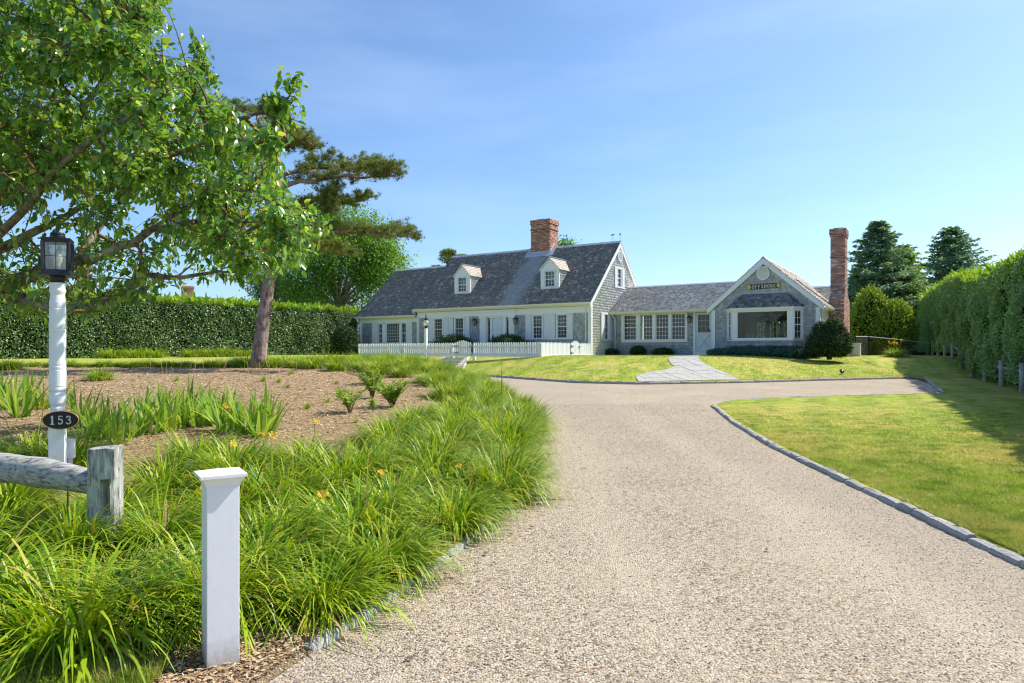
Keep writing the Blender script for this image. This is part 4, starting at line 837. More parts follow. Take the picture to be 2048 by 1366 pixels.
# ------------------------------------------------------------------ wall lanterns
def wall_lantern(u, v, z, label):
    r = empty('wall_lantern', hw(u, v, z), -TH, label, 'lantern', 'black lanterns on the house walls')
    m = MB(); m.box(-.06, .06, -.02, .01, -.1, .14); m.tube([(0, -.02, .08), (0, -.1, .16), (0, -.16, .12)], .014, 8); m.build('bracket', M['iron'], r)
    m = MB(); m.add([(x, y-.16, z_) for z_, k in ((-.18, .06), (.06, .09)) for x, y in ((-k, -k), (k, -k), (k, k), (-k, k))], [(0, 1, 5, 4), (1, 2, 6, 5), (2, 3, 7, 6), (3, 0, 4, 7)]); m.build('pane', M['frost'], r)
    m = MB(); m.add([(x, y-.16, .06) for x, y in ((-.12, -.12), (.12, -.12), (.12, .12), (-.12, .12))]+[(0, -.16, .18)], [(0, 1, 4), (1, 2, 4), (2, 3, 4), (3, 0, 4), (3, 2, 1, 0)]); m.box(-.07, .07, -.23, -.09, -.21, -.18)
    for x in (-1, 1):
        for y in (-1, 1): m.obox((x*.06, -.16+y*.06, -.18), (x*.09, -.16+y*.09, .06), .014, .014)
    m.build('frame', M['iron'], r)
wall_lantern(-6.98, -.02, 1.90, 'black wall lantern between the front door and the window nearer the left gate')
wall_lantern(-4.33, -.02, 1.90, 'black wall lantern at the chimney side of the front door')
wall_lantern(4.25, CV-.02, 1.86, 'black wall lantern beside the storm door of the low wing')
# ------------------------------------------------------------------ picket fence and gates
FV = -5.05
def picket_mesh(h, name='picket'):
    m = MB(); w, t = .042, .012; m.prism([(-w, -t, 0), (w, -t, 0), (w, -t, h-.07), (.022, -t, h-.018), (0, -t, h), (-.022, -t, h-.018), (-w, -t, h-.07)], (0, 2*t, 0))
    me = bpy.data.meshes.new(name); me.from_pydata(m.v, [], m.f); me.materials.append(M['white']); me.update(); return me
PM = {round(h, 2): picket_mesh(h) for h in (.64, .66, .69, .73, .76)}
def fence(name, label, cat, P, rz, length, heights, post=True, skip=None):
    r = empty(name, P, rz, label, cat); n = int(length/.121)
    for k in range(n):
        x = (k+.5)*length/n; h = heights(k, n); link('picket', PM[h], r, (x, 0, random.uniform(-.004, .004)), (0, random.uniform(-.012, .012), 0))
    for z in (.12, .46): m = MB(); m.box(0, length, .013, .05, z, z+.07); m.build('rail', M['white'], r)
    m = MB(); m.box(0, length, -.014, -.028, .02, .11); m.build('kick_board', M['white'], r)
    if post:
        for x in np.linspace(0.05, length-.05, max(2, int(length/2.2)+1)): m = MB(); m.box(x-.045, x+.045, .052, .142, -.2, .62); m.build('post', M['white'], r)
    return r
GU0, GU1 = -4.72, -3.70
flat = lambda k, n: .66
fence('picket_fence', 'white picket fence running from the hedge side to the front gate', 'fence', hw(-10.95, FV, .0), -TH, GU0+10.95-.06, flat)
fence('picket_fence', 'white picket fence from the front gate to the fence corner', 'fence', hw(GU1+.06, FV, .0), -TH, -GU1-.06, flat)
arch = lambda k, n: [.66, .69, .73, .76, .76, .73, .69, .66][min(7, int(k*8/n))]
gt = fence('picket_gate', 'arched white picket gate with black strap hinges at the timber steps', 'gate', hw(GU0, FV-.005, .01), -TH, GU1-GU0, arch, False)
for z in (.17, .49): m = MB(); m.box(-.02, .30, -.05, -.029, z-.015, z+.015); m.box(-.03, .0, -.06, -.029, z-.06, z+.06); m.build('hinge', M['iron'], gt)
m = MB(); m.box(.93, 1.06, -.06, -.03, .47, .51); m.build('latch', M['iron'], gt)
m = MB(); m.obox((.05, -.02, .2), (.95, -.02, .47), .02, .07, up=(0, 1, 0)); m.build('brace', M['white'], gt)
# return run along the house side
fence('picket_fence', 'sunlit white picket fence from the corner to the side gate', 'fence', hw(.0, FV, .0), math.pi/2-TH, 2.75, flat)
fence('picket_fence', 'short sunlit white picket fence between side gate and house corner', 'fence', hw(.0, FV+3.75, .0), math.pi/2-TH, 1.25, flat)
gt = fence('picket_gate', 'sunlit white picket gate in the side run of fence', 'gate', hw(.005, FV+2.8, .01), math.pi/2-TH, .90, arch, False)
for z in (.17, .49): m = MB(); m.box(-.02, .26, -.05, -.029, z-.015, z+.015); m.box(-.03, .0, -.06, -.029, z-.05, z+.05); m.build('hinge', M['iron'], gt)
m = MB(); m.box(.8, .95, -.06, -.03, .45, .49); m.build('latch', M['iron'], gt)
# boot scraper at the gate
bs = empty('boot_scraper', gp(908, 718), .2, 'small black boot scraper at the top of the timber steps', 'boot scraper')
m = MB(); m.box(-.2, .2, -.1, .1, .06, .10); m.build('base', M['iron'], bs)
m = MB(); m.tube([(-.13, 0, .08), (-.13, 0, .26), (.13, 0, .26), (.13, 0, .08)], .014, 6); m.build('blade', M['iron'], bs)
# ------------------------------------------------------------------ lamp post by the steps
p = gp(852, 724); lp = empty('lamp_post', p, -.5, 'slim white lamp post with a small glass lantern beside the timber steps', 'lamp post')
m = MB(); m.box(-.065, .065, -.065, .065, -.1, 1.62); m.build('post', M['white'], lp, bevel=.006)
m = MB(); m.lathe([(.03, 1.62), (.05, 1.66), (.045, 1.72), (.09, 1.74), (.10, 1.76)], 12); m.build('socket', M['iron'], lp, True)
m = MB(); m.lathe([(.09, 1.76), (.15, 1.86), (.16, 1.90), (.12, 1.98), (.07, 2.02)], 14); m.build('globe', M['frost'], lp, True)
m = MB(); m.lathe([(.08, 2.02), (.075, 2.07), (.04, 2.13), (.02, 2.2), (.035, 2.23), (.0, 2.28)], 12); m.build('cap', M['iron'], lp, True)
m = MB(); m.tube([(.03*math.cos(a), 0, 2.3+.035*math.sin(a)) for a in np.linspace(0, 6.28, 9)], .006, 5); m.build('ring', M['iron'], lp)
# ------------------------------------------------------------------ big lamp post with house number
LX, LY = at(115.5, 705, 5.6).x, 5.6; LZ = gz(LX, LY)
rot_l = math.radians(25)
lp = empty('lamp_post', (LX, LY, LZ), rot_l, 'turned white lamp post with a black box lantern and oval number plate', 'lamp post')
b = .057; zt = 2.01-LZ
m = MB(); m.box(-b, b, -b, b, -.3, .66); m.add([(-b, -b, .66), (b, -b, .66), (b, b, .66), (-b, b, .66), (-.036, -.036, .685), (.036, -.036, .685), (.036, .036, .685), (-.036, .036, .685)], [(0, 1, 5, 4), (1, 2, 6, 5), (2, 3, 7, 6), (3, 0, 4, 7), (4, 5, 6, 7)]); pst = m.build('post', M['postwhite'], lp, bevel=.004)
def zz(py): return CAMH + (HY-py)/FPX*LY - LZ
pr = [(.040, zz(830)), (.052, zz(824)), (.052, zz(816)), (.045, zz(812)), (.058, zz(806)), (.063, zz(796)), (.060, zz(788)), (.050, zz(783)), (.061, zz(780)), (.061, zz(776)), (.058, zz(774)), (.061, zz(772)), (.061, zz(741)), (.058, zz(739)), (.061, zz(737)), (.061, zz(733)), (.058, zz(731)), (.061, zz(729)), (.060, zz(668)), (.057, zz(666)), (.060, zz(664)), (.060, zz(660)), (.057, zz(658)), (.060, zz(656)), (.059, zz(618)), (.055, zz(616)), (.058, zz(614)), (.059, zz(606)), (.050, zz(590)), (.058, zz(584)), (.060, zz(580)), (.055, zz(577)), (.058, zz(573)), (.058, zz(566))]
m = MB(); m.lathe(pr, 36); o = m.build('turned_shaft', M['postwhite'], lp)
z0, z1 = zz(566), zz(552); m = MB(); m.lathe([(.052, z0-.005), (.055, z1), (.05, z1+.01)], 16); m.build('collar', M['black'], lp, True)
LZ0, LZ1 = zz(552), zz(487)
def quad_ring(mb, k0, k1, za, zb): mb.add([(x*k0, y*k0, za) for x, y in ((-1, -1), (1, -1), (1, 1), (-1, 1))]+[(x*k1, y*k1, zb) for x, y in ((-1, -1), (1, -1), (1, 1), (-1, 1))], [(0, 1, 5, 4), (1, 2, 6, 5), (2, 3, 7, 6), (3, 0, 4, 7), (4, 5, 6, 7), (3, 2, 1, 0)])
ka, kb = .092, .098
m = MB(); quad_ring(m, .105, .094, LZ0-.002, LZ0+.045); quad_ring(m, .098, .102, LZ1-.0, LZ1+.035)
for x in (-1, 1):
    for y in (-1, 1): m.obox((x*.084, y*.084, LZ0+.04), (x*.09, y*.09, LZ1+.005), .022, .022)
m.lathe([(.055, LZ1+.035), (.056, LZ1+.06), (.05, LZ1+.068), (.055, LZ1+.075), (.045, LZ1+.088), (.01, LZ1+.092)], 16); m.tube([(0, 0, LZ1+.09), (0, 0, LZ1+.125)], .011, 8)
lan = m.build('lantern_frame', M['black'], lp)
m = MB(); k = .088
for sx, sy, ex, ey in ((-1, -1, 1, -1), (1, -1, 1, 1), (1, 1, -1, 1), (-1, 1, -1, -1)):
    zm = (LZ0+LZ1)/2+.02; m.tube([(sx*k, sy*k, zm), (ex*k, ey*k, zm)], .0022, 5); m.tube([((sx+ex)/2*k, (sy+ey)/2*k, LZ0+.04), ((sx+ex)/2*k, (sy+ey)/2*k, LZ1)], .0022, 5)
m.build('wire', M['iron'], lan)
for sx, sy, ex, ey in ((-1, -1, 1, -1), (1, -1, 1, 1), (1, 1, -1, 1), (-1, 1, -1, -1)):
    m = MB(); k = .079; m.add([(sx*k, sy*k, LZ0+.04), (ex*k, ey*k, LZ0+.04), (ex*k, ey*k, LZ1), (sx*k, sy*k, LZ1)], [(0, 1, 2, 3)]); m.build('pane', M['frost'], lan)
m = MB(); m.lathe([(.018, LZ0+.04), (.02, LZ0+.09), (.034, LZ0+.13), (.036, LZ0+.16), (.02, LZ0+.185), (.004, LZ0+.19)], 14); m.build('bulb', M['white'], lan, True)
pv = at(122, 840, 5.47); pl = empty('number_plate', pv, math.radians(14), 'oval black plate with the house number on the lamp post', 'sign')
n = 36; m = MB(); m.prism([(.134*math.cos(2*math.pi*i/n), .012, .076*math.sin(2*math.pi*i/n)) for i in range(n)], (0, -.02, 0)); m.build('plate', M['iron'], pl)
m = MB(); m.tube([(.130*math.cos(2*math.pi*i/n), -.008, .073*math.sin(2*math.pi*i/n)) for i in range(n+1)], .0038, 6); m.build('rim', M['gold'], pl)
m = MB(); glyphs(m, '153', -.083, -.034, .05, .068, .008, -.0085, -.004); m.build('lettering', M['silver'], pl)
# socket box behind the lamp post
ob = empty('outlet_box', (at(141, 900, 5.75).x, 5.75, gz(LX, 5.75)), math.radians(25), 'small white outdoor socket box on a stake behind the lamp post', 'socket box')
zc = CAMH + (HY-897)/FPX*5.75 - gz(LX, 5.75)
m = MB(); m.box(-.035, .035, -.03, .03, zc-.08, zc+.08); m.build('box', M['postwhite'], ob, bevel=.005); m = MB(); m.box(-.015, .015, -.012, .012, -.1, zc-.08); m.build('stake', M['postwhite'], ob)
# ------------------------------------------------------------------ short white post
SP = gp(441, 1338); SP.z = gz(SP.x, SP.y)
sp_ = empty('gate_post', SP, math.radians(33), 'short white square post with a low pyramid cap beside the drive', 'post')
pxm = FPX/SP.y; w = 82/pxm/(math.cos(math.radians(33))+math.sin(math.radians(33)))/2*1.02; h = 375/pxm
m = MB(); m.box(-w, w, -w, w, -.15, h); m.build('shaft', M['postwhite'], sp_, bevel=.003)
m = MB(); k1, k2 = w*1.22, w*1.42
def ringz(mb, a, za, b_, zb): mb.add([(x*a, y*a, za) for x, y in ((-1, -1), (1, -1), (1, 1), (-1, 1))]+[(x*b_, y*b_, zb) for x, y in ((-1, -1), (1, -1), (1, 1), (-1, 1))], [(0, 1, 5, 4), (1, 2, 6, 5), (2, 3, 7, 6), (3, 0, 4, 7)])
ringz(m, w*1.04, h-.012, w*1.08, h); ringz(m, w*1.08, h, k1, h+.016); ringz(m, k1, h+.016, k2*.96, h+.024); ringz(m, k2*.96, h+.024, k2, h+.026); ringz(m, k2, h+.026, k2, h+.038)
m.add([(-k2, -k2, h+.038), (k2, -k2, h+.038), (k2, k2, h+.038), (-k2, k2, h+.038), (0, 0, h+.056)], [(0, 1, 4), (1, 2, 4), (2, 3, 4), (3, 0, 4)]); m.build('cap', M['postwhite'], sp_)
# ------------------------------------------------------------------ split rail fence
RD = 4.2; rp_ = at(211, 960, RD); rz0 = gz(rp_.x, RD)
sr = empty('rail_fence', (rp_.x, RD, rz0), 0, 'weathered grey split rail fence end post with one rail', 'fence')
hp = CAMH + (HY-893)/FPX*RD - rz0
def knobbly(mb, prof, zs_, r, cut=None):
    P = []; n = len(prof)
    for i, z in enumerate(zs_):
        for x, y in prof: P.append((x*(1+r.uniform(-.03, .03)), y*(1+r.uniform(-.04, .04)), z + (r.uniform(-.012, .012) if i == len(zs_)-1 else 0)))
    mb.add(P, [(i*n+j, i*n+(j+1) % n, (i+1)*n+(j+1) % n, (i+1)*n+j) for i in range(len(zs_)-1) for j in range(n)] + [tuple(range((len(zs_)-1)*n, len(zs_)*n))])
r5 = random.Random(9)
# post in pieces round a mortise that is open through the sunny half of its face
m = MB(); hm0, hm1 = hp-.41, hp-.19
full = [(-.083, -.05), (-.03, -.068), (.04, -.066), (.082, -.05), (.084, .05), (.03, .066), (-.05, .064), (-.085, .045)]
left = [(-.083, -.05), (-.03, -.068), (.006, -.064), (.006, .066), (-.05, .064), (-.085, .045)]
right = [(.066, -.058), (.082, -.05), (.084, .05), (.066, .062)]
knobbly(m, full, [hm1, hm1+.06, hm1+.12, hp], r5); knobbly(m, left, [hm0, (hm0+hm1)/2, hm1+.002], r5); knobbly(m, right, [hm0, (hm0+hm1)/2, hm1+.002], r5); knobbly(m, full, [-.3, 0, hm0-.15, hm0+.002], r5)
m.add([(x, y, hm1) for x, y in full], [tuple(range(8))[::-1]]); m.build('post', M['wood'], sr)
m = MB(); pts = []; rr = []; e0, e1 = Vector((-.02, .0, CAMH+(HY-968)/FPX*RD-rz0)), Vector(at(-260, 898, 5.4)) - Vector((rp_.x, RD, rz0))
for k in range(15):
    t = k/14; q_ = e0.lerp(e1, t); pts.append((q_.x, q_.y + .01*math.sin(5*t), q_.z + .012*math.sin(7*t))); rr.append((.07 + .028*min(1, t*5))*(1+.04*math.sin(9*k)))
m.tube(pts, rr, 11); m.build('rail', M['woodrail'], sr, True)
# ------------------------------------------------------------------ odds and ends near the house
p = gp(1690, 754); p.y += .25; p.z = gz(p.x, p.y)+.05
so = empty('spotlight', p, 2.6, 'small black garden spotlight in the lawn above the far kerb', 'spotlight')
m = MB(); m.tube([(0, 0, -.05), (0, 0, .07)], .015, 8); m.build('stake', M['iron'], so); m = MB(); m.tube([(0, .05, .10), (0, -.02, .11), (0, -.09, .13), (0, -.1, .13)], [.04, .065, .085, .08], 12); m.build('head', M['iron'], so)
ac = empty('air_conditioner', hw(11.35, 4.9, 0), -TH, 'pale grey louvred air conditioning unit behind the big yew', 'air conditioner')
m = MB(); m.box(-.22, .22, -.22, .22, -.1, .62); m.build('cabinet', M['shutter'], ac)
for k in range(6): m = MB(); m.box(-.2, .2, -.24, -.221, .06+k*.09, .10+k*.09); m.build('slat', M['cream'], ac); m = MB(); m.box(.221, .24, -.2, .2, .06+k*.09, .10+k*.09); m.build('slat', M['cream'], ac)
m = MB(); m.box(-.25, .25, -.25, .25, .621, .65); m.build('lid', M['cream'], ac)
# chain link fence between the house and the tall hedge
cf = empty('chain_link_fence', (0, 0, 0), 0, 'chain link fence with dark posts between the brick chimney and the tall hedge', 'fence')
FP = [(17.6, 35.0, 2.26), (18.9, 36.2, 2.28), (20.4, 36.0, 2.12), (22.3, 36.4, 1.92)]
for k, (x, y, z) in enumerate(FP): m = MB(); m.tube([(x, y, .9), (x, y, z+.03)], .05 if k == 1 else .03, 8); m.build('post', M['iron'], cf)
for k, (a, b) in enumerate(zip(FP[:-1], FP[1:])):
    m = MB(); m.tube([a, b], .022, 8); m.build('rail', M['lead'], cf)
    a, b = Vector(a), Vector(b); ln = (b-a).length; m = MB(); n = int(ln/.12); zb = 1.2
    for i in range(-10, n+1):
        for s in (0, 1):
            t0, t1 = i/n, (i+9)/n; z0_, z1_ = (0., 1.) if s == 0 else (1., 0.)
            ta, tb = max(t0, 0), min(t1, 1)
            if tb <= ta: continue
            fa = z0_ + (z1_-z0_)*(ta-t0)/(t1-t0); fb = z0_ + (z1_-z0_)*(tb-t0)/(t1-t0)
            pa, pb = a.lerp(b, ta), a.lerp(b, tb); pa.z = zb + (pa.z-zb)*fa; pb.z = zb + (pb.z-zb)*fb; m.tube([pa, pb], .004, 3, False)
    o_ = m.build('wire_mesh', M['iron'], cf); o_["kind"] = "stuff"
# white chair inside the bay window
wc = empty('chair', hw(7.15, 3.3, .03), .6, 'white slatted chair seen through the picture window', 'chair')
for x in (-.25, .25):
    for y in (-.25, .25): m = MB(); m.obox((x, y, 0), (x*.9, y*(1.1 if y > 0 else 1), .45 if y < 0 else 1.1), .05, .05); m.build('leg', M['white'], wc)
m = MB(); m.box(-.29, .29, -.29, .29, .42, .46); m.build('seat', M['white'], wc)
for k in range(5): m = MB(); x = -.2+.1*k; m.obox((x, .27, .46), (x, .30, 1.08), .05, .02); m.build('slat', M['white'], wc)
# ------------------------------------------------------------------ neighbouring house beyond the left hedge
nb_ = empty('neighbour_house', (-33, 62, 1.2), .5, 'grey roofed neighbouring house half hidden behind the long hedge', 'house')
m = MB(); m.box(-8, 6, -3.5, 3.5, 0, 3.1); m.prism([(6, -3.5, 3.1), (6, 3.5, 3.1), (6, 0, 5.2)], (-14, 0, 0)); m.build('wall', M['shutter'], nb_)
ro = roof(-8.3, 6.3, -3.9, 0, 3.9, 3.05, 5.4, 3.05, M['roofdark'], parent=nb_, expo=.3)
for x, t_ in ((-5., 7.9), (3.2, 6.4)): m = MB(); m.box(x-.5, x+.5, -.4, .6, 4.2, t_); m.box(x-.56, x+.56, -.46, .66, t_-.2, t_-.1); m.build('chimney', M['brick'], nb_)
# ------------------------------------------------------------------ foliage builders
def unit(v): return v/np.maximum(np.linalg.norm(v, axis=-1, keepdims=True), 1e-9)
def leaves(P, D, Nn, Ln, Wd, fold=.18, curl=.15):
    """P base points, D leaf axis, Nn approx normal: folded diamond leaves, two triangles each"""
    D = unit(D); S = unit(np.cross(D, Nn)); U = np.cross(S, D); Ln = np.asarray(Ln)[:, None]; Wd = np.asarray(Wd)[:, None]
    a = P; b = P + D*Ln*.45 + S*Wd*.5 + U*Wd*fold; c = P + D*Ln - U*Ln*curl; d_ = P + D*Ln*.45 - S*Wd*.5 + U*Wd*fold
    n = len(P); V = np.stack([a, b, c, d_], 1).reshape(-1, 3); k = np.arange(n)[:, None]*4
    return V, np.concatenate([k+np.array([[0, 2, 1]]), k+np.array([[0, 3, 2]])])
def rand_dir(n): return unit(rng.normal(size=(n, 3)))
def join(parts):
    Vs, Fs, b = [], [], 0
    for V, F in parts: Vs.append(V); Fs.append(F+b); b += len(V)
    return np.concatenate(Vs), np.concatenate(Fs)
def ribbons(B, az, Ln, Wd, up, droop, segs=5, twist=None):
    """arching strap leaves; up: starting elevation angle, droop: how far the tip bends over"""
    n = len(B); t = np.linspace(0, 1, segs+1); out = np.stack([np.cos(az), np.sin(az), np.zeros(n)], 1); sd_ = np.stack([-np.sin(az), np.cos(az), np.zeros(n)], 1)
    pos = B.copy(); rows = []; el = up.copy(); st_ = Ln/segs
    for i, tt in enumerate(t):
        w = Wd*(1.0 if i == 0 else (1 - tt**2.2))*.5 + .0006
        nrm = np.stack([-np.sin(el)*np.cos(az), -np.sin(el)*np.sin(az), np.cos(el)], 1)
        rows.append((pos - sd_*w[:, None] , pos + sd_*w[:, None]))
        pos = pos + out*(np.cos(el)*st_)[:, None] + np.array([0, 0, 1.])*(np.sin(el)*st_)[:, None]; el = el - droop/segs*(.6+.8*tt)
    V = np.stack([np.stack(r_, 1) for r_ in rows], 1)       # n, segs+1, 2, 3
    V = V.reshape(n, -1, 3); m_ = V.shape[1]; k = np.arange(n)[:, None]*m_
    F = np.concatenate([k + np.array([[2*i, 2*i+1, 2*i+3, 2*i+2]]) for i in range(segs)])
    return V.reshape(-1, 3), F
def clump_mesh(name, m, n, Lr, Wr, spread=.09, up=(.9, 1.5), droop=(.9, 2.3), segs=5):
    az = rng.uniform(0, 2*np.pi, n); r_ = spread*np.sqrt(rng.random(n)); B = np.stack([np.cos(az)*r_, np.sin(az)*r_, np.full(n, -.02)], 1); az = az + rng.normal(0, .3, n)
    V, F = ribbons(B, az, rng.uniform(*Lr, n), rng.uniform(*Wr, n), rng.uniform(*up, n), rng.uniform(*droop, n), segs); return mesh_np(name, V, F, m, True)
def in_poly(x, y, poly):
    c = False; j = len(poly)-1
    for i in range(len(poly)):
        if (poly[i][1] > y) != (poly[j][1] > y) and x < (poly[j][0]-poly[i][0])*(y-poly[i][1])/(poly[j][1]-poly[i][1])+poly[i][0]: c = not c
        j = i
    return c
def blob(name, parent, lumps, n, Ls, m, core=M['dark'], up=.25, aspect=.55, corek=.86, jit=.55, shell=.16):
    """dense shrub or clipped crown: small leaves on the skins of overlapping ellipsoids round a dark inner mass"""
    lumps = np.array(lumps, float); C_, Rr = lumps[:, :3], lumps[:, 3:6]; area = (Rr[:, 0]*Rr[:, 1]+Rr[:, 0]*Rr[:, 2]+Rr[:, 1]*Rr[:, 2]); k = rng.choice(len(lumps), n, p=area/area.sum())
    d_ = rand_dir(n); P = C_[k] + d_*Rr[k]*(1-shell*rng.random(n))[:, None]*(1+.06*rng.normal(size=n))[:, None]
    keep = np.ones(n, bool)
    for i in range(len(lumps)):
        ins = (((P-C_[i])/(Rr[i]*.9))**2).sum(1) < 1; keep &= ~(ins & (k != i))
    P, d_, k = P[keep], d_[keep], k[keep]; nn = len(P)
    N0 = unit(d_/Rr[k]); ax = unit(N0*.35 + rand_dir(nn)*1.0 + np.array([0, 0, up])); Nn = unit(N0 + rand_dir(nn)*jit)
    L_ = Ls*rng.uniform(.6, 1.4, nn); V, F = leaves(P, ax, Nn, L_, L_*aspect)
    o_ = link(name, mesh_np(name, V, F, m), parent)
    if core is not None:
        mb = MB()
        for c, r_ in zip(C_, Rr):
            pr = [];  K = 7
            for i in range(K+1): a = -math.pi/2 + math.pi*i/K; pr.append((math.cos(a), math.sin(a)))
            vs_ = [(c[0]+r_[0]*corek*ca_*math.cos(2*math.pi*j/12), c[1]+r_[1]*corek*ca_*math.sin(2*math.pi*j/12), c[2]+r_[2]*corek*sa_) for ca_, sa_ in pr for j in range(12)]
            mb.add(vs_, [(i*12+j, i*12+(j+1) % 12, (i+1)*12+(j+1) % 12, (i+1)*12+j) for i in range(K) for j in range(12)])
        mb.build('shade_core', core, parent)  # solid core painted dark in place of the shade between leaves
    return o_
def shrub(name, base, lumps, n, Ls, m, label, cat='shrub', group=None, trunk=None, **kw):
    r = empty(name, base, random.uniform(0, 6) if kw.pop('spin', False) else 0, label, cat, group); blob('crown', r, lumps, n, Ls, m, **kw)
    mb = MB(); t = trunk or [((0, 0, -.1), (0, 0, max(l[2] for l in lumps)))]
    for a, b_ in t: mb.tube([a, b_], [.05, .03], 6)
    mb.build('stem', M['twig'], r); return r
# ------------------------------------------------------------------ hedges
def hedge(A, B, thick, h, side, dens, Ls, m, mtop, name, label, hz0=0., lump=.12, top_len=.14, step=1.0, dtop=1.0):
    """A to B is the visible foot line; side is the sign of the outward thickness to the left of A->B"""
    A = Vector(A); B = Vector(B); d_ = (B-A); ln = d_.length; d_.normalize(); nb2 = Vector((-d_.y, d_.x))*side; root = empty(name, (0, 0, 0), 0, label, 'hedge')
    def pos(s, w, z):
        X = A.x + d_.x*s + nb2.x*w; Y_ = A.y + d_.y*s + nb2.y*w; return np.stack([X, Y_, ground(X, Y_)+z], 1)
    ph = rng.uniform(0, 6, 6)
    def wob(s, z): return lump*(np.sin(s*1.9+ph[0]+z*.7)+.7*np.sin(s*3.7+ph[1]-z*1.9)+.6*np.sin(z*2.9+ph[2]+s*.6)+.5*np.sin(s*7.1+z*4.3+ph[3]))*.5
    # front face
    def face(n, back=False):
        s = rng.random(n)*ln; z = hz0 + (h-hz0)*rng.random(n); w = wob(s, z) + rng.exponential(.06, n) - .04
        w = w + .20*np.maximum(0, (z-(h-.35))/.35)**2
        if back: w = thick - w
        P = pos(s, w, z); o3 = np.array([-nb2.x, -nb2.y, 0])*(-1 if back else 1); Nn = unit(o3 + rand_dir(n)*.55 + np.array([0, 0, .35])); ax = unit(rand_dir(n) + o3*.35 + np.array([0, 0, -.15]))
        L_ = Ls*rng.uniform(.6, 1.35, n); return leaves(P, ax, Nn, L_, L_*.62)
    nf = int(dens*ln*(h-hz0)); parts = [face(nf), face(int(nf*.22), True)]
    n = int(dens*.5*thick*(h-hz0)*2)      # both ends
    for e in (0, 1):
        w = rng.random(n)*thick; z = hz0+(h-hz0)*rng.random(n); s = np.full(n, ln*e) + rng.normal(0, .08, n); Nn = unit(np.array([d_.x, d_.y, 0])*(1 if e else -1) + rand_dir(n)*.5); L_ = Ls*rng.uniform(.6, 1.35, n); parts.append(leaves(pos(s, w, z), rand_dir(n), Nn, L_, L_*.62))
    V, F = join(parts); o_ = link('foliage', mesh_np('foliage', V, F, m), root); o_["kind"] = "stuff"
    n = int(dens*.9*ln*thick*dtop); s = rng.random(n)*ln; w = rng.random(n)*thick; z = h + .05*np.sin(s*2.3+ph[4]) + .05*np.sin(s*5.1+w*3) - .3*np.abs(w/thick-.5)**3 + rng.uniform(-.10, .05, n)
    ax = unit(rand_dir(n)*.75 + np.array([0, 0, 1.0])); L_ = top_len*rng.uniform(.5, 1.3, n)*np.where(rng.random(n) < .04, 2.2, 1); V, F = leaves(pos(s, w, z), ax, rand_dir(n), L_, L_*.4)
    o_ = link('new_growth', mesh_np('new_growth', V, F, mtop), root); o_["kind"] = "stuff"
    # solid inner mass, painted near black for the shade inside and at the foot
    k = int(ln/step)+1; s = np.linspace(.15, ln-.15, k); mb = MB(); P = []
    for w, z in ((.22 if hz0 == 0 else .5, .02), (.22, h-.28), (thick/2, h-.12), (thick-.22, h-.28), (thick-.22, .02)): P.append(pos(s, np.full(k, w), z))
    P = np.stack(P, 1).reshape(-1, 3); mb.add(P, [(i*5+j, i*5+(j+1) % 5, (i+1)*5+(j+1) % 5, (i+1)*5+j) for i in range(k-1) for j in range(5)] + [tuple(range(5)), tuple(range((k-1)*5, k*5))[::-1]]); mb.build('shade_core', M['dark'], root)
    return root, pos, ln
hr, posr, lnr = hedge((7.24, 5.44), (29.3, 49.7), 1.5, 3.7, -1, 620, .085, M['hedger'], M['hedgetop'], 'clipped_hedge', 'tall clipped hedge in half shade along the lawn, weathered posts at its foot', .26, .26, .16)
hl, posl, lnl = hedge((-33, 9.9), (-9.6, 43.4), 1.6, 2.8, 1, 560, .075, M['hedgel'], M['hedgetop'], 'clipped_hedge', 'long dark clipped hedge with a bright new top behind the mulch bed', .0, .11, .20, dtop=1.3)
# post and rail fence standing in the foot of the tall hedge
rf = empty('rail_fence', (0, 0, 0), 0, 'low weathered post and rail fence at the foot of the tall hedge', 'fence')
S = np.arange(2.7, lnr-8, 2.8); P = posr(S, np.full(len(S), -.06), 0.)
for k, p_ in enumerate(P):
    m = MB(); m.tube([(p_[0], p_[1], p_[2]-.2), (p_[0]+.01, p_[1], p_[2]+.35), (p_[0], p_[1], p_[2]+.82)], [.085, .08, .075], 9); m.build('post', M['wood'], rf, True)
    if k: m = MB(); m.tube([(P[k-1][0]+.05, P[k-1][1], P[k-1][2]+.60), (p_[0]+.05, p_[1], p_[2]+.60)], .035, 8); m.build('rail', M['wood'], rf, True)
# ------------------------------------------------------------------ daylilies
LIL = [clump_mesh('daylily_leaves', M['daylily'], n_, (.26, .58), (.008, .0155), .21, (.55, 1.5), (1.2, 3.2), 6) for n_ in (720, 780, 660, 740)]
LILS = [clump_mesh('daylily_leaves', M['daylily'], 90, (.26, .44), (.007, .012), .06) for _ in range(2)]
IRI = [clump_mesh('iris_leaves', M['iris'], 26, (.36, .58), (.028, .042), .09, (.85, 1.56), (.05, .95), 5) for _ in range(3)]
fl_mb = MB()
for i in range(6):
    a = i*math.pi/3; rr_ = .5+.5*(i % 2)
    P = [(0, 0, 0), (.016*math.cos(a-.5), .016*math.sin(a-.5), .035), (.042*math.cos(a-.30), .042*math.sin(a-.30), .06), (.06*math.cos(a), .06*math.sin(a), .052), (.042*math.cos(a+.30), .042*math.sin(a+.30), .06), (.016*math.cos(a+.5), .016*math.sin(a+.5), .035)]
    fl_mb.add(P, [(0, 1, 5), (1, 2, 4, 5), (2, 3, 4)])
FLM = bpy.data.meshes.new('flower'); FLM.from_pydata(fl_mb.v, [], fl_mb.f); FLM.materials.append(M['petal']); FLM.update()
STM = MB(); STM.tube([(0, 0, 0), (.02, .01, .3), (.0, 0, .6)], [.004, .0035, .003], 5); o_ = STM.build('stalk', M['iris']); STMM = o_.data; bpy.data.objects.remove(o_)
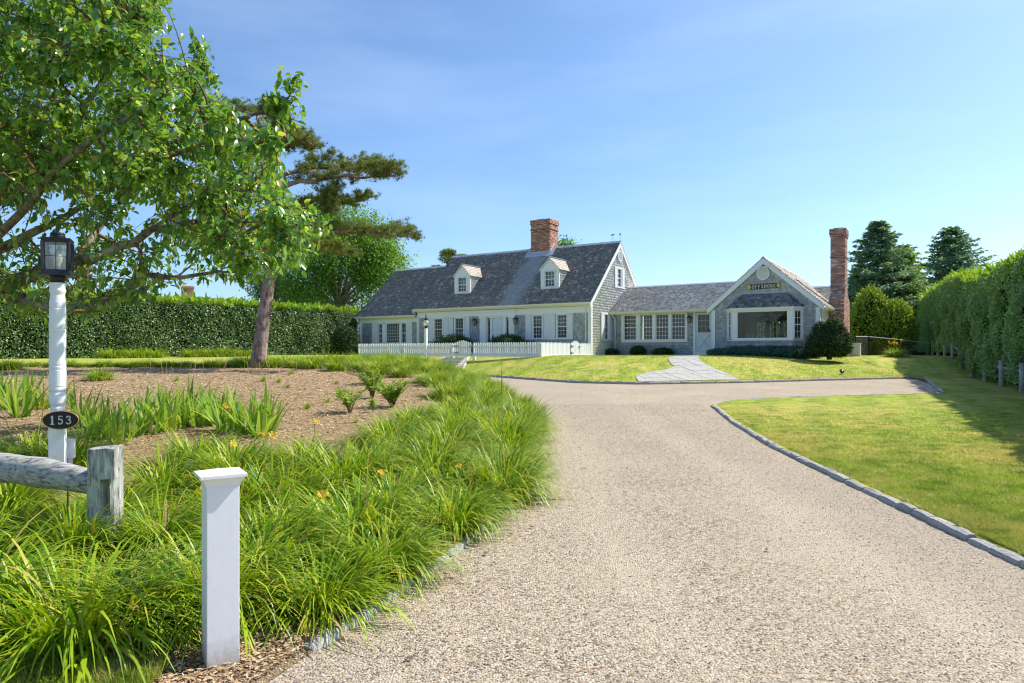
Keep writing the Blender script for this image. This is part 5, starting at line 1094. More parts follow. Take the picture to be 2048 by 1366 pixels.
def daylily(x, y, s, label, group=None, meshes=LIL, name='daylily', flowers=0, cat='plant', part='leaves'):
    r = empty(name, (x, y, gz(x, y)+.03), rng.uniform(0, 6.28), label, cat, group); r.scale = (s, s, s*rng.uniform(.9, 1.1))
    link(part, meshes[rng.integers(len(meshes))], r)
    for _ in range(flowers):
        a = rng.uniform(0, 6.28); q_ = rng.uniform(.05, .3); h_ = rng.uniform(.42, .62); st_ = link('stalk', STMM, r, (math.cos(a)*q_*.4, math.sin(a)*q_*.4, 0), (math.sin(a)*-.3*q_*3, math.cos(a)*.3*q_*3, 0), (1, 1, h_/.6))
        link('flower', FLM, r, (math.cos(a)*q_*.4 + math.cos(a)*h_*.28*q_*3, math.sin(a)*q_*.4 + math.sin(a)*h_*.28*q_*3, h_), (rng.uniform(-.8, .8), rng.uniform(-.8, .8), 0), (.72, .72, .72))
    return r
taken = []
def free(x, y, d_): return all((x-a)**2+(y-b_)**2 > (d_*.5+c_*.5)**2 for a, b_, c_ in taken)
# the near clumps one can tell apart
HERO = [(-2.0, 3.12, 1.25, 'largest daylily clump in the near corner, dark at its foot', 0), (-1.5, 3.5, 1.05, 'daylily clump directly behind the short white post', 1), (-2.62, 3.2, 1.2, 'daylily clump at the picture edge below the split rail', 0),
        (-1.02, 3.62, .95, 'daylily clump spilling over the kerb right beside the short white post', 1), (-2.1, 5.35, 1.0, 'bright daylily clump with pale tips behind the split rail post', 1), (-3.05, 6.6, 1.0, 'bright grassy daylily clump behind the lamp post foot', 0), (-1.75, 5.2, 1.0, 'round daylily clump between short post and bare mulch', 2),
        (-2.45, 6.05, 1.05, 'mounded daylily clump between the irises and the short post', 1), (-1.95, 6.35, 1.0, 'daylily mound at the edge of the bare mulch beyond the short post', 1), (-2.75, 5.45, .95, 'daylily clump right behind the socket box', 0),
        (-4.55, 6.5, 1.1, 'bright daylily clump at the picture edge left of the lamp post', 1), (-4.05, 6.25, 1.0, 'daylily clump touching the lamp post from the left', 0)]
for x, y, s, lab, fl_ in HERO: daylily(x, y, s, lab, None, flowers=fl_); taken.append((x, y, .5))
band = [(-1.45, 4.05), (-1.05, 3.35), (-.80, 3.7), (-.46, 4.6), (-.17, 5.8), (.08, 7.2), (.20, 9), (.27, 11.5), (.15, 14), (-.1, 16.4), (-1.0, 21.6), (-2.4, 25.8), (-3.6, 25.5), (-6.2, 22.2), (-8.8, 20.6), (-8.8, 19.8), (-6.6, 19.6), (-4.5, 18.2), (-2.2, 16), (-1.3, 13.4), (-1.05, 11), (-1.35, 8.8), (-1.75, 6.6), (-1.75, 5.6)]
def ZONE(x, y):
    if y < 7: return 'daylily clump in the near border between the short post and the drive bend', 'daylilies of the near border'
    if y < 11.5: return 'daylily clump in the wide bulge of the border at the drive bend', 'daylilies at the drive bend'
    if y < 17: return 'daylily clump in the border beyond the drive bend', 'daylilies beyond the drive bend'
    if x > -3.6: return 'daylily clump in the far border below the timber steps', 'daylilies below the timber steps'
    return 'daylily clump in the far border between pine and timber steps', 'daylilies right of the pine'
cnt = 0
for _ in range(14000):
    y = 3.35 + 22.6*rng.random()**1.15; x = rng.uniform(-9, .35)
    dd = .46 + .010*y
    if in_poly(x, y, band) and free(x, y, dd) and cnt < 262:
        daylily(x, y, rng.uniform(.82, 1.25)*(.92 if y > 12 else 1), *ZONE(x, y), flowers=1 if rng.random() < .045 else 0); taken.append((x, y, dd)); cnt += 1
low = [(-4.25, 5.7), (-3.95, 5.2), (-2.65, 4.15), (-3.3, 4.35), (-2.2, 4.3), (-1.95, 4.75), (-3.6, 4.9), (-2.75, 4.75), (-3.2, 3.6), (-2.5, 3.25), (-1.75, 3.35), (-2.4, 5.8), (-1.45, 4.5)]
for x, y in low:
    daylily(x, y, rng.uniform(.78, .95), 'grassy daylily clump filling the near corner around the split rail', 'daylilies round the split rail'); taken.append((x, y, .4))
for k in range(44):     # back row
    x = -17.5 + k*.24 + rng.uniform(-.1, .1); y = 19.9 + rng.uniform(-.25, .25); daylily(x, y, rng.uniform(.42, .68), 'green daylily clump in the row at the back of the mulch bed', 'daylilies at the back of the bed')
for k in range(9):
    x, y = -13.3 + k*.55 + rng.uniform(-.1, .1), 30.9 + k*.80; x = -18.1 + k*.52; y = 30.2 + k*.72
    if k in (3,): continue
    daylily(x + .8, y - .6, rng.uniform(1.2, 1.7), 'daylily clump at the foot of the long dark hedge', 'daylilies at the hedge foot')
for px, py, s, lab in ((200, 763, .85, 'small daylily clump alone in the mulch beyond the lamp post'), (352, 766, .45, 'tiny grassy tuft in the middle of the mulch'), (525, 766, .55, 'small daylily clump left of the pine foot'), (556, 768, .5, 'small daylily tuft below the pine'), (582, 752, .55, 'small daylily tuft right below the pine trunk'), (615, 822, .45, 'upright pale green tuft alone in bare mulch'), (655, 808, .36, 'low bright green tuft next to the small shrubs'), (575, 779, .36, 'flat pale tuft in the mulch below the pine'), (672, 770, .34, 'little green plant close to the border in the mulch'), (20, 742, .95, 'yellow green daylily clump at the picture edge behind the irises'), (712, 850, .28, 'pale yellow seedling in the bare mulch')):
    p = gp(px, py); daylily(p.x, p.y, s, lab, None, LILS if s < .6 else LIL)
p = gp(1802, 716); daylily(p.x, p.y+.4, 1.35, 'yellow flowering daylily clump at the shady end of the tall hedge', None, flowers=14)
# irises
for k, (px, py) in enumerate([(20, 822), (55, 815), (88, 822), (0, 800), (120, 815), (42, 838), (185, 888), (215, 882), (240, 893), (268, 878), (300, 872), (335, 868), (362, 860), (395, 858), (425, 856), (455, 866), (490, 872), (520, 878), (280, 850), (320, 846), (375, 842), (410, 840), (345, 850), (440, 848), (535, 870), (160, 860)]):
    p = gp(px, py); g_ = 'irises behind the lamp post' if px < 130 else 'irises edging the bare mulch'
    daylily(p.x, p.y, rng.uniform(.95, 1.25), 'clump of broad sword shaped iris leaves left of the lamp post' if px < 130 else 'clump of broad sword shaped iris leaves between lamp post and bare mulch', g_, IRI, 'iris')
p = at(308, 845, 6.1); 
# ------------------------------------------------------------------ loose shrubs and weeds in the bed
def leafy(name, p, h, nst, spread, Ls, m, label, cat='shrub', nl=26, lean=.5):
    r = empty(name, p, 0, label, cat); mb = MB(); Ps = []; Ds = []
    for _ in range(nst):
        a = rng.uniform(0, 6.28); e = Vector((math.cos(a)*spread*rng.uniform(.3, 1), math.sin(a)*spread*rng.uniform(.3, 1), h*rng.uniform(.6, 1))); mid = Vector((e.x*lean*.7, e.y*lean*.7, e.z*.55)); mb.tube([(0, 0, -.03), mid, e], [.008, .006, .003], 5)
        for t in np.linspace(.35, 1, nl):
            q_ = Vector((0, 0, 0)).lerp(mid, t*2) if t < .5 else mid.lerp(e, t*2-1); Ps.append(q_); dd = Vector(rng.normal(size=3)); dd.z = abs(dd.z)*.4; Ds.append(dd)
    mb.build('stems', M['twig'], r); n = len(Ps); V, F = leaves(np.array([tuple(q_) for q_ in Ps]), np.array([tuple(q_) for q_ in Ds]), unit(rand_dir(n)*.5+np.array([0, 0, 1.])), Ls*rng.uniform(.7, 1.3, n), Ls*rng.uniform(.3, .45, n)); link('crown', mesh_np('crown', V, F, m), r)
for px, py, h_, sp, nst, lab in ((785, 818, .46, .40, 26, 'small leafy shrub, larger of the pair in the mulch near the border'), (745, 800, .5, .34, 20, 'upright small shrub left behind the leafy one by the border'), (700, 830, .42, .36, 12, 'thin sprawling shrub with bare stems in the mulch'), (740, 770, .45, .6, 18, 'bright leafy shrub merging into the border')):
    p = gp(px, py); p.z += .02; leafy('small_shrub', p, h_, nst, sp, .075, M['iris'] if px != 740 else M['arbor'], lab)
for px, py, h_, lab in ((838, 890, .34, 'upright milkweed stem at the inner edge of the border'), (746, 828, .22, 'small seedling below the thin sprawling shrub'), (1012, 800, .75, 'tall thin weed spike rising out of the border')):
    p = gp(px, py); p.z += .02
    if px == 1012: p = Vector((-.2, 13.2, gz(-.2, 13.2)))
    leafy('weed', p, h_*(1.5 if px == 1012 else 1), 1 if px == 1012 else 3, .03, .07 if px != 1012 else .06, M['iris'], lab, 'weed', 22)
for k in range(16):   # dry spikes near the pine
    px, py = 430+rng.uniform(-170, 190), 752+rng.uniform(-4, 8); p = gp(px, py); m = MB(); m.tube([p, p+Vector((rng.uniform(-.04, .04), 0, .2)), p+Vector((rng.uniform(-.1, .1), .02, rng.uniform(.25, .5)))], [.004, .003, .005], 4); o_ = m.build('dry_stalk', M['chip']); tag(o_, 'thin dry flower stalk standing in the mulch before the pine', 'weed', 'dry stalks in the mulch')
# ------------------------------------------------------------------ foundation shrubs
yl = lambda u, v: hw(u, v, 0)
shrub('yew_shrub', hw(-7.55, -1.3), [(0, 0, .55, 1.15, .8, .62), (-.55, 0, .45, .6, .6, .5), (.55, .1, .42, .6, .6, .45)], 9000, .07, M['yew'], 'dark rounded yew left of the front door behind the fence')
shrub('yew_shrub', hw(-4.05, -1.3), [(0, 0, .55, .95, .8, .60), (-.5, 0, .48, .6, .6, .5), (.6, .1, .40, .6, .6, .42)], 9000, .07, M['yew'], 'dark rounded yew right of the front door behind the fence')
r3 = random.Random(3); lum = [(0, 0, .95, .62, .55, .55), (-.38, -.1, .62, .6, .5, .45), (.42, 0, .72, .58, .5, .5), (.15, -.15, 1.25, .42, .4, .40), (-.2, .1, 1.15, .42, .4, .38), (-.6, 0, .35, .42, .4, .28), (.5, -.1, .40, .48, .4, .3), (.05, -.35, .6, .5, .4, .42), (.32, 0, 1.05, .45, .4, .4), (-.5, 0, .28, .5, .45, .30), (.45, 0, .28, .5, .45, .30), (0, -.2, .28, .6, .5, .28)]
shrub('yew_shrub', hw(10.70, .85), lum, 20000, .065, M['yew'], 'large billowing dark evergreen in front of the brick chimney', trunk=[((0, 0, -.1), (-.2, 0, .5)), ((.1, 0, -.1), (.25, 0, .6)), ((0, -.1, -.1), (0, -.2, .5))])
for u, r_, h_, lab in ((.25, .42, .36, 'small clipped dark shrub under the downspout'), (1.7, .42, .50, 'round clipped dark shrub below the wing windows'), (3.0, .55, .40, 'wide low dark shrub left of the path'), (-.35, .4, .25, 'low dark shrub in the shaded corner of the gable')):
    b_ = hw(u, 1.95, 0); shrub('box_shrub', b_, [(0, 0, h_*.5, r_, r_*.7, h_*.6), (r_*.4, 0, h_*.35, r_*.5, r_*.5, h_*.45)], 3500, .05, M['yew'], lab)
for k, (u, w_, h_) in enumerate([(6.0, .55, .42), (6.75, .6, .50), (7.45, .55, .56), (8.25, .55, .55), (8.85, .5, .48), (9.45, .5, .52)]):
    shrub('juniper_shrub', hw(u, .95, 0), [(0, 0, h_*.36, w_*.9, .45, h_*.5), (.2, -.05, h_*.25, w_*.7, .5, h_*.4)], 3200, .09, M['juniper'], ['blue green juniper at the corner next to the storm door', 'second blue green juniper from the storm door', 'blue green juniper left of the gap under the bay window', 'blue green juniper right of the gap under the bay window', 'blue green juniper, second from the right under the bay', 'blue green juniper touching the big dark evergreen'][k], 'shrub', 'junipers under the bay window', aspect=.3, up=.5)
p = at(690, 712, 40.5); shrub('yew_shrub', (p.x, p.y, gz(p.x, p.y)), [(0, 0, .9, .85, .8, .9), (.3, 0, .5, .6, .7, .6)], 6000, .09, M['yew'], 'very dark round shrub at the house end of the long hedge')
# ------------------------------------------------------------------ broadleaf crowns
def tree(name, base, trunk_pts, rad, lumps, n, Ls, m, label, spread=.5, aspect=.6, core=None, clump=0, limbs=True):
    r = empty(name, base, 0, label, 'tree'); mb = MB(); mb.tube(trunk_pts, rad, 10)
    L_ = np.array(lumps, float)
    if limbs:
        for l in lumps: a = Vector(trunk_pts[-1]).lerp(Vector(trunk_pts[-2]), .4); b_ = Vector(l[:3]); mb.tube([a, a.lerp(b_, .5)+Vector((0, 0, -.15)), b_], [rad[-1]*.6, rad[-1]*.35, .02], 6)
    mb.build('trunk', M['bark'], r)
    vol = L_[:, 3]*L_[:, 4]*L_[:, 5]; k = rng.choice(len(L_), n//max(1, clump or 1), p=vol/vol.sum()); d_ = rand_dir(len(k)); rr_ = rng.random(len(k))**(1/3.)
    P = L_[k, :3] + d_*L_[k, 3:6]*(.45+.58*rr_)[:, None]
    if clump: P = np.repeat(P, clump, 0) + rng.normal(0, spread*.35, (len(P)*clump, 3)); d_ = np.repeat(d_, clump, 0)
    nn = len(P); ax = unit(d_*.5 + rand_dir(nn) + np.array([0, 0, -.35])); Nn = unit(d_*.5 + rand_dir(nn)*.7 + np.array([0, 0, .6])); S_ = Ls*rng.uniform(.6, 1.35, nn); V, F = leaves(P, ax, Nn, S_, S_*aspect); link('crown', mesh_np('crown', V, F, m), r); return r
def lump_crown(c, R_, n, seed, rmin=.28, rmax=.42):
    g = np.random.default_rng(seed); out = []
    for _ in range(n):
        d_ = g.normal(size=3); d_ /= np.linalg.norm(d_); d_[2] = d_[2]*.9; k = g.uniform(.45, .8); s = g.uniform(rmin, rmax); out.append((c[0]+d_[0]*R_[0]*k, c[1]+d_[1]*R_[1]*k, c[2]+d_[2]*R_[2]*k, R_[0]*s, R_[1]*s, R_[2]*s*.85))
    return out
p = at(676, 700, 48); bz = gz(p.x, p.y)
tree('broadleaf_tree', (p.x, p.y, bz), [(0, 0, -.2), (.1, 0, 2.2), (0, .1, 4.2)], [.32, .25, .2], lump_crown((.3, 0, 6.3), (4.7, 3.6, 5.2), 30, 4), 50000, .16, M['decid'], 'bright green broadleaf tree behind the long hedge and the pine', clump=12, spread=.9)
p = at(545, 700, 50); bz = gz(p.x, p.y)
tree('broadleaf_tree', (p.x, p.y, bz), [(0, 0, -.2), (.1, 0, 1.8), (0, .1, 3.)], [.3, .25, .2], lump_crown((0, 0, 3.9), (3.2, 3., 3.2), 16, 6), 16000, .17, M['hedgel'], 'darker broadleaf tree behind the hedge, left of the bright one', clump=12, spread=.9)
p = at(1122, 700, 62); tree('broadleaf_tree', (p.x, p.y, 1.2), [(0, 0, -.2), (.1, 0, 4), (0, .1, 7.5)], [.25, .2, .12], lump_crown((0, 0, 8.9), (1.6, 1.5, 1.9), 9, 8, .3, .45), 3000, .2, M['decid'], 'tree top peeping out behind the main chimney', clump=10, spread=.8)
# the leafy tree whose limbs reach in from the side
def big_tree():
    limbs = [  # photo positions with distance, thickest end first
        ([(-330, 690, 8.4), (-200, 600, 8.2), (-90, 560, 8.0), (0, 580, 7.7), (47, 600, 7.6), (144, 616, 7.5), (202, 609, 7.4), (253, 584, 7.3), (289, 552, 7.2), (361, 552, 7.1), (470, 545, 7.0)], [.20, .17, .14, .10, .085, .075, .065, .055, .045, .03, .012]),
        ([(-90, 560, 8.0), (0, 572, 7.6), (47, 555, 7.4), (87, 544, 7.2), (152, 523, 7.1), (217, 505, 7.0), (289, 470, 6.9), (361, 445, 6.8), (450, 440, 6.7), (560, 452, 6.6)], [.12, .10, .095, .09, .075, .06, .05, .035, .022, .01]),
        ([(-200, 600, 8.2), (-120, 520, 8.2), (0, 497, 8.2), (72, 461, 8.2), (119, 440, 8.3), (190, 400, 8.4), (260, 330, 8.5), (300, 250, 8.6)], [.14, .10, .08, .06, .05, .04, .025, .012]),
        ([(-250, 640, 8.6), (-160, 480, 8.4), (0, 394, 8.0), (50, 347, 7.8), (84, 323, 7.6), (140, 260, 7.4), (190, 180, 7.3), (240, 90, 7.3), (300, 20, 7.3)], [.2, .15, .12, .10, .07, .05, .04, .025, .012]),
        ([(50, 347, 7.8), (121, 350, 7.5), (175, 310, 7.3), (280, 313, 7.1), (370, 300, 6.9), (450, 250, 6.8), (560, 210, 6.7), (590, 165, 6.7)], [.06, .05, .042, .035, .028, .02, .012, .006]),
        ([(152, 523, 7.1), (215, 438, 7.5), (252, 380, 7.6), (300, 330, 7.7), (380, 260, 7.7), (410, 150, 7.8), (395, 85, 7.8)], [.05, .045, .035, .03, .02, .012, .006]),
        ([(-250, 640, 8.6), (-300, 400, 8.8), (-200, 200, 8.6), (-60, 60, 8.4), (60, -60, 8.2), (180, -160, 8.2)], [.2, .16, .13, .1, .06, .03]),
        ([(0, 394, 8.0), (60, 250, 8.6), (100, 130, 8.8), (140, 0, 9.0)], [.07, .05, .035, .015]),
        ([(289, 470, 6.9), (400, 400, 7.2), (500, 380, 7.3), (600, 420, 7.3), (645, 455, 7.3)], [.03, .025, .018, .012, .006]),
        ([(-90, 560, 8.0), (40, 430, 6.7), (120, 330, 6.3), (230, 250, 6.2), (330, 190, 6.2)], [.07, .05, .04, .025, .012])]
    base = at(-330, 690, 8.4); bz = gz(base.x, base.y); root = empty('leafy_tree', (base.x, base.y, bz), 0, 'big leafy tree with lichened limbs reaching in over the lamp post', 'tree'); O = Vector((base.x, base.y, bz))
    mb = MB(); mb.tube([Vector((0, 0, -.2)), Vector((.05, 0, .5)), base-O], [.32, .27, .22], 12); bank_p, bank_d = [], []
    for pts, rad in limbs:
        W = [at(*q_)-O for q_ in pts]
        # smooth by resampling
        D_ = []; R_ = []
        for i in range(len(W)-1):
            p0, p1, p2, p3 = W[max(i-1, 0)], W[i], W[i+1], W[min(i+2, len(W)-1)]
            for t in (0, .33, .66): D_.append(.5*((2*p1)+(-p0+p2)*t+(2*p0-5*p1+4*p2-p3)*t*t+(-p0+3*p1-3*p2+p3)*t**3) + Vector(rng.normal(0, .012, 3))); R_.append(rad[i]+(rad[i+1]-rad[i])*t)
        D_.append(W[-1]); R_.append(rad[-1]); mb.tube(D_, [q_*.78 for q_ in R_], 9); bank_p += D_[4:] if pts[0][0] < 0 else D_; 
    mb.build('trunk', M['bark'], root, True)
    sil = [(-330, -230), (330, -230), (335, 0), (332, 70), (300, 120), (345, 130), (385, 105), (425, 190), (490, 232), (545, 255), (560, 320), (575, 370), (632, 430), (640, 500), (600, 540), (500, 565), (420, 560), (330, 575), (290, 610), (210, 640), (0, 660), (-330, 650)]
    def sample(n, dmin, dmax):
        out = []
        while len(out) < n:
            px, py = rng.uniform(-330, 650), rng.uniform(-230, 660)
            if not in_poly(px, py, sil): continue
            if py > 395 and px < 330 and rng.random() < .70: continue
            if py > 395 and 330 <= px < 460 and rng.random() < .35: continue
            if (px < -20 or py < -20) and rng.random() < .5: continue
            d_ = rng.uniform(dmin, dmax)
            if px < 260 and py > 380: d_ = max(d_, 6.4)
            out.append(at(px, py, d_)-O)
        return out
    B_ = np.array([tuple(q_) for q_ in bank_p]); tw = MB(); bank2 = []
    for e in sample(150, 6.2, 9.6):
        dist = np.linalg.norm(B_-np.array(tuple(e)), axis=1); i = int(np.argmin(dist + rng.uniform(0, .4, len(dist)))); a = Vector(B_[i]); c_ = a.lerp(e, .5) + Vector(rng.normal(0, .12, 3)); q_ = [a.lerp(c_, t) if False else (a*(1-t)**2+c_*2*t*(1-t)+e*t*t) for t in np.linspace(0, 1, 7)]; tw.tube(q_, np.linspace(.020, .006, 7), 5); bank2 += q_[2:]
    B2 = np.concatenate([B_, np.array([tuple(q_) for q_ in bank2])]); Ps, Ds = [], []
    tips = sample(2600, 6.0, 9.9)
    for sx, sy in [(575+rng.uniform(-22, 28), 165+rng.uniform(-25, 85)) for _ in range(16)] + [(398+rng.uniform(-16, 14), 95+rng.uniform(-25, 70)) for _ in range(12)] + [(320+rng.uniform(-10, 12), 20+rng.uniform(-20, 60)) for _ in range(8)]: tips.append(at(sx, sy, 6.8 if sx > 500 else 7.7)-O)
    for e in tips:
        dist = np.linalg.norm(B2-np.array(tuple(e)), axis=1); i = int(np.argmin(dist)); a = Vector(B2[i])
        if (e-a).length > 1.1: a = e + (a-e).normalized()*1.1
        c_ = a.lerp(e, .5) + Vector(rng.normal(0, .05, 3)) + Vector((0, 0, .04)); q_ = [(a*(1-t)**2+c_*2*t*(1-t)+e*t*t) for t in np.linspace(0, 1, 5)]; tw.tube(q_, np.linspace(.007, .0025, 5), 4, False)
        ln = max(.35, min(.7, (e-a).length)); dr_ = (e-a).normalized()
        for t in np.linspace(0, 1, 16):
            q2 = e - dr_*ln*(1-t)*.9 + Vector(rng.normal(0, .035, 3)); sdv = Vector(rng.normal(size=3)).cross(dr_)
            Ps.append(q2); Ds.append(sdv.normalized()*.8 + dr_*.5 + Vector((0, 0, -.55)))
    tw.build('twigs', M['twig'], root, True)
    n = len(Ps); P = np.array([tuple(q_) for q_ in Ps]); D_ = unit(np.array([tuple(q_) for q_ in Ds])+rng.normal(0, .25, (n, 3))); Nn = unit(rand_dir(n)*.55 + np.array([.1, 0, .9])); L_ = rng.uniform(.055, .115, n); W_ = L_*rng.uniform(.48, .62, n)
    # six point leaf with pointed tip
    S_ = unit(np.cross(D_, Nn)); U_ = np.cross(S_, D_); l, w = L_[:, None], W_[:, None]
    V = np.stack([P, P+D_*l*.25+S_*w*.42+U_*w*.10, P+D_*l*.58+S_*w*.42+U_*w*.08-U_*l*.05, P+D_*l-U_*l*.22, P+D_*l*.58-S_*w*.42+U_*w*.08-U_*l*.05, P+D_*l*.25-S_*w*.42+U_*w*.10, P+D_*l*.45-U_*l*.03], 1).reshape(-1, 3); k = np.arange(n)[:, None]*7
    F = np.concatenate([k+np.array([f]) for f in ([0, 6, 1], [1, 6, 2], [2, 6, 3], [3, 6, 4], [4, 6, 5], [5, 6, 0])]); link('crown', mesh_np('crown', V, F, M['treeleaf']), root)
big_tree()
# ------------------------------------------------------------------ the leaning pine
def needles(P, n, Ls, w=.004):
    """n needle tufts at the points P: fine upward fans"""
    k = len(P); Pp = np.repeat(P, n, 0); ax = unit(rand_dir(k*n) + np.array([0, 0, .45])); S_ = unit(np.cross(ax, rand_dir(k*n))); L_ = Ls*rng.uniform(.6, 1.2, k*n)[:, None]
    V = np.stack([Pp-S_*w, Pp+S_*w, Pp+ax*L_], 1).reshape(-1, 3); return V, np.arange(len(V)).reshape(-1, 3)
def pine():
    D = 20.5; p = gp(516, 737); D = p.y; O = Vector((p.x, p.y, gz(p.x, p.y))); root = empty('leaning_pine', O, 0, 'leaning pine with flat wind swept branches and a bare reddish trunk', 'tree')
    tr = [at(x, y, D+d_)-O for x, y, d_ in ((514, 745, 0), (518, 715, 0), (526, 650, .1), (536, 580, .2), (541, 510, .2), (541, 440, .3), (538, 370, .3), (528, 300, .4), (515, 230, .5))]
    mb = MB(); mb.tube(tr, [.29, .21, .185, .17, .16, .15, .13, .10, .05], 14)
    limbs = [([(538, 385), (600, 362), (680, 356), (745, 352), (795, 348)], 0, .085, (.30, .55)), ([(540, 360), (600, 342), (650, 335), (705, 338), (762, 340)], .9, .07, (.26, .6)), ([(541, 480), (620, 462), (700, 462), (755, 468), (815, 471)], -.5, .075, (.17, .5)), ([(530, 320), (560, 290), (595, 282), (625, 297)], .3, .06, (.2, .4)), ([(541, 500), (590, 490), (640, 498), (690, 508)], .8, .05, (.22, .5)),
             ([(525, 270), (560, 262), (590, 272), (625, 290)], -.6, .05, (.18, .4)), ([(540, 420), (620, 410), (680, 408), (725, 402)], 1.3, .05, (.18, .5)), ([(535, 400), (470, 380), (400, 375), (330, 380)], .5, .06, (.24, .6)), ([(540, 450), (470, 450), (400, 465)], -.6, .05, (.2, .5)), ([(528, 300), (470, 280), (420, 280)], .4, .05, (.22, .5)), ([(515, 230), (540, 222), (565, 235)], 0, .04, (.2, .4)), ([(515, 230), (480, 220), (440, 235)], .3, .04, (.2, .4)), ([(680, 356), (660, 390), (655, 425)], .1, .03, (.1, .2))]
    Pn = []
    for pts, dd, r0, (th, wy) in limbs:
        W = [at(x, y, D+.25+dd*t) - O for (x, y), t in zip(pts, np.linspace(0, 1.6, len(pts)))]
        D_ = []
        for i in range(len(W)-1):
            for t in (0, .25, .5, .75): D_.append(W[i].lerp(W[i+1], t)+Vector(rng.normal(0, .025, 3)))
        D_.append(W[-1]); mb.tube(D_, np.linspace(r0, .012, len(D_)), 7)
        ln = len(D_)
        for k in range(int(3 + ln*1.9)):
            t = .22+.80*rng.random()**.8; q_ = D_[min(ln-1, int(t*ln))]; a = rng.uniform(0, 6.28); rr_ = wy*rng.uniform(.15, 1.2); cc = q_ + Vector((math.cos(a)*rr_*.6, math.sin(a)*rr_*1.2, th*rng.uniform(.0, 1.0)))
            mb.tube([q_, q_.lerp(cc, .5)+Vector((0, 0, -.04)), cc], [.016, .011, .006], 4, False)
            sx_, sz_ = rng.uniform(.16, .34), rng.uniform(.06, .13)
            for j in range(11):
                e = cc + Vector((rng.normal(0, sx_*.6), rng.normal(0, sx_*.6), rng.normal(.02, sz_*.7))); mb.tube([cc+Vector((0, 0, -.03)), e], [.005, .003], 3, False)
                for i_ in range(5): Pn.append(tuple(cc.lerp(e, rng.uniform(.5, 1.1))+Vector(rng.normal(0, .03, 3))))
    mb.build('trunk', M['barkpine'], root, True); V, F = needles(np.array(Pn), 12, .11, .005); link('crown', mesh_np('crown', V, F, M['pine']), root)
pine()
p = at(896, 700, 58); q0 = Vector((p.x, p.y, 1.2)); r = empty('pine_tree', q0, 0, 'small dark pine crown showing above the left roof', 'tree'); mb = MB(); mb.tube([(0, 0, -.2), (-.2, 0, 4), (.1, 0, 8.4)], [.22, .18, .08], 8); Pn = []
for (dx, dz, rx, rz_) in ((.2, 8.2, 1.1, .45), (-.9, 7.3, .8, .3), (.7, 7.8, .9, .35), (.0, 8.7, .7, .35), (-1.3, 6.3, .7, .2), (.5, 6.9, .8, .35), (1.2, 8.3, .6, .25)):
    mb.tube([(0, 0, dz-1), (dx, 0, dz)], [.06, .02], 5)
    d_ = rand_dir(420)*rng.random((420, 1))**.4; Pn.append(np.array([dx, 0, dz]) + d_*np.array([rx, rx, rz_]))
mb.build('trunk', M['barkpine'], r); V, F = needles(np.concatenate(Pn), 7, .2, .018); link('crown', mesh_np('crown', V, F, M['pine']), r)
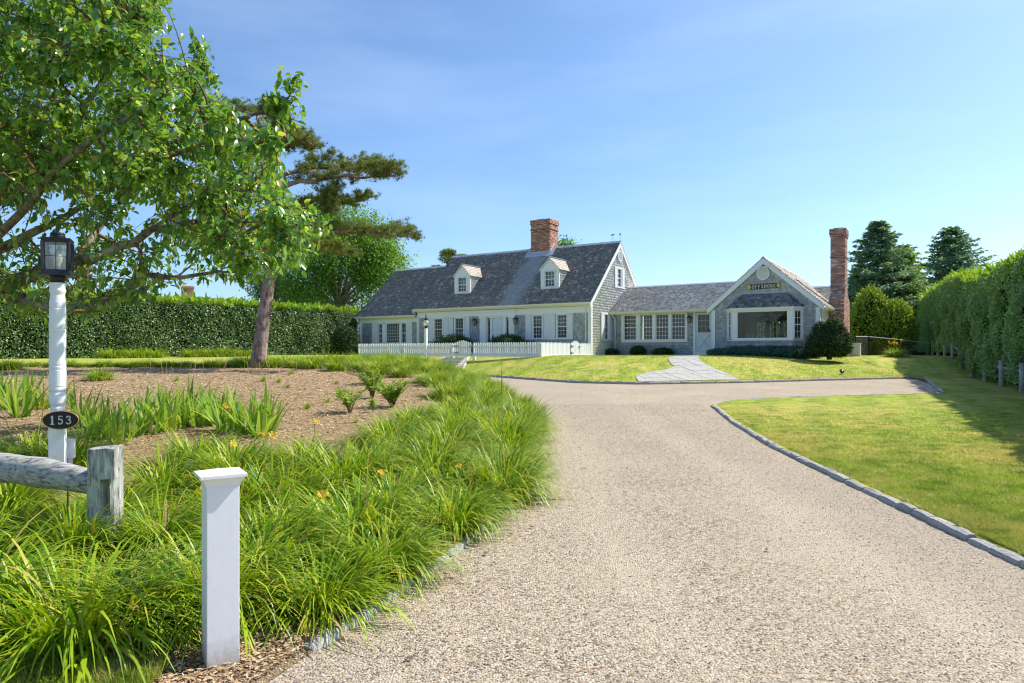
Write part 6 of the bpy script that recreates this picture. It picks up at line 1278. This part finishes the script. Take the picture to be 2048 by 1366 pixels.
# ------------------------------------------------------------------ spruces and arborvitae
def spruce(x, y, h, R0, label, seed, m='spruce', lean=0):
    g = np.random.default_rng(seed); r = empty('spruce_tree', (x, y, 1.1), 0, label, 'tree'); mb = MB(); mb.tube([(0, 0, -.2), (lean, 0, h)], [.2, .02], 8); parts = []
    z = .6
    while z < h-.15:
        f = 1 - z/h; Rz = R0*(f**.72)*g.uniform(.75, 1.15) + .12; nbr = int(7 + 5*f); a0 = g.uniform(0, 6.28)
        for b_ in range(nbr):
            a = a0 + 6.283*b_/nbr + g.uniform(-.3, .3); ln = Rz*g.uniform(.5, 1.3); tip = np.array([math.cos(a)*ln + lean*z/h, math.sin(a)*ln, z - ln*.10 + ln*.22*g.uniform(.2, 1)]); st_ = np.array([lean*z/h, 0, z])
            mb.tube([tuple(st_), tuple((st_+tip)/2-np.array([0, 0, ln*.07])), tuple(tip)], [.03, .018, .006], 4, False)
            n = int(40 + 130*ln/R0); t = g.uniform(.18, 1, n)[:, None]; mid = (st_+tip)/2-np.array([0, 0, ln*.07]); P = st_*(1-t)**2 + 2*mid*t*(1-t) + tip*t*t; sdv = np.array([-math.sin(a), math.cos(a), 0]); wd_ = ln*.32*(1.1-t); P = P + sdv*g.uniform(-1, 1, (n, 1))*wd_ + g.normal(0, .03, (n, 3))
            ax = unit((tip-st_)[None]*.6 + sdv[None]*g.normal(0, .7, (n, 1))*ln + g.normal(0, .25, (n, 3))*ln + np.array([0, 0, -.15*ln])); L_ = g.uniform(.18, .38, n); parts.append(leaves(P, ax, unit(g.normal(0, .6, (n, 3))+np.array([0, 0, 1.])), L_, L_*.38, .1, .05))
        z += .20 + .16*f
    mb.build('trunk', M['bark'], r); V, F = join(parts); link('crown', mesh_np('crown', V, F, M[m]), r)
p = at(1755, 700, 50); spruce(p.x, p.y, 10.0, 5.2, 'tall blue green spruce just right of the side chimney', 1)
p = at(1795, 700, 51); spruce(p.x, p.y, 8.6, 3.9, 'shorter greener spruce leaning against the tall one', 5, 'arbor', .4)
p = at(1903, 700, 54); spruce(p.x, p.y, 10.3, 6.2, 'blue spruce standing alone behind the tall hedge', 2)
p = at(1845, 700, 57); spruce(p.x, p.y, 5.6, 3.6, 'low dark spruce between the two tall ones', 3)
p = at(1718, 700, 53); spruce(p.x, p.y, 7.0, 3.0, 'dark spruce half hidden by the side chimney', 4)
for px, d_, R_, h_, lab in ((1738, 40, 1.2, 4.1, 'tall loose arborvitae beside the brick chimney'), (1788, 39, 1.15, 3.25, 'lower round arborvitae beside the chain link fence')):
    p = at(px, 700, d_); r = empty('arborvitae', (p.x, p.y, gz(p.x, p.y)), 0, lab, 'tree'); lum = [(0, 0, h_*.38, R_, R_, h_*.42), (.1, 0, h_*.68, R_*.72, R_*.72, h_*.30), (-.3, -.2, h_*.5, R_*.7, R_*.7, h_*.33), (.35, 0, h_*.45, R_*.7, R_*.7, h_*.33)]
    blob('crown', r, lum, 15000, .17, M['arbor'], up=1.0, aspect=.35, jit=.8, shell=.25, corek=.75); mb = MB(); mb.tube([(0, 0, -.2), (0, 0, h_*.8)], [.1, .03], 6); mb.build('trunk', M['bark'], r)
# hedge across the back garden, seen through the house windows
hedge((12, 56), (38, 58), 1.6, 3.2, 1, 160, .14, M['hedgel'], M['hedgetop'], 'clipped_hedge', 'hedge at the back of the garden behind the low wing', 0, .15, .25, 2.0)
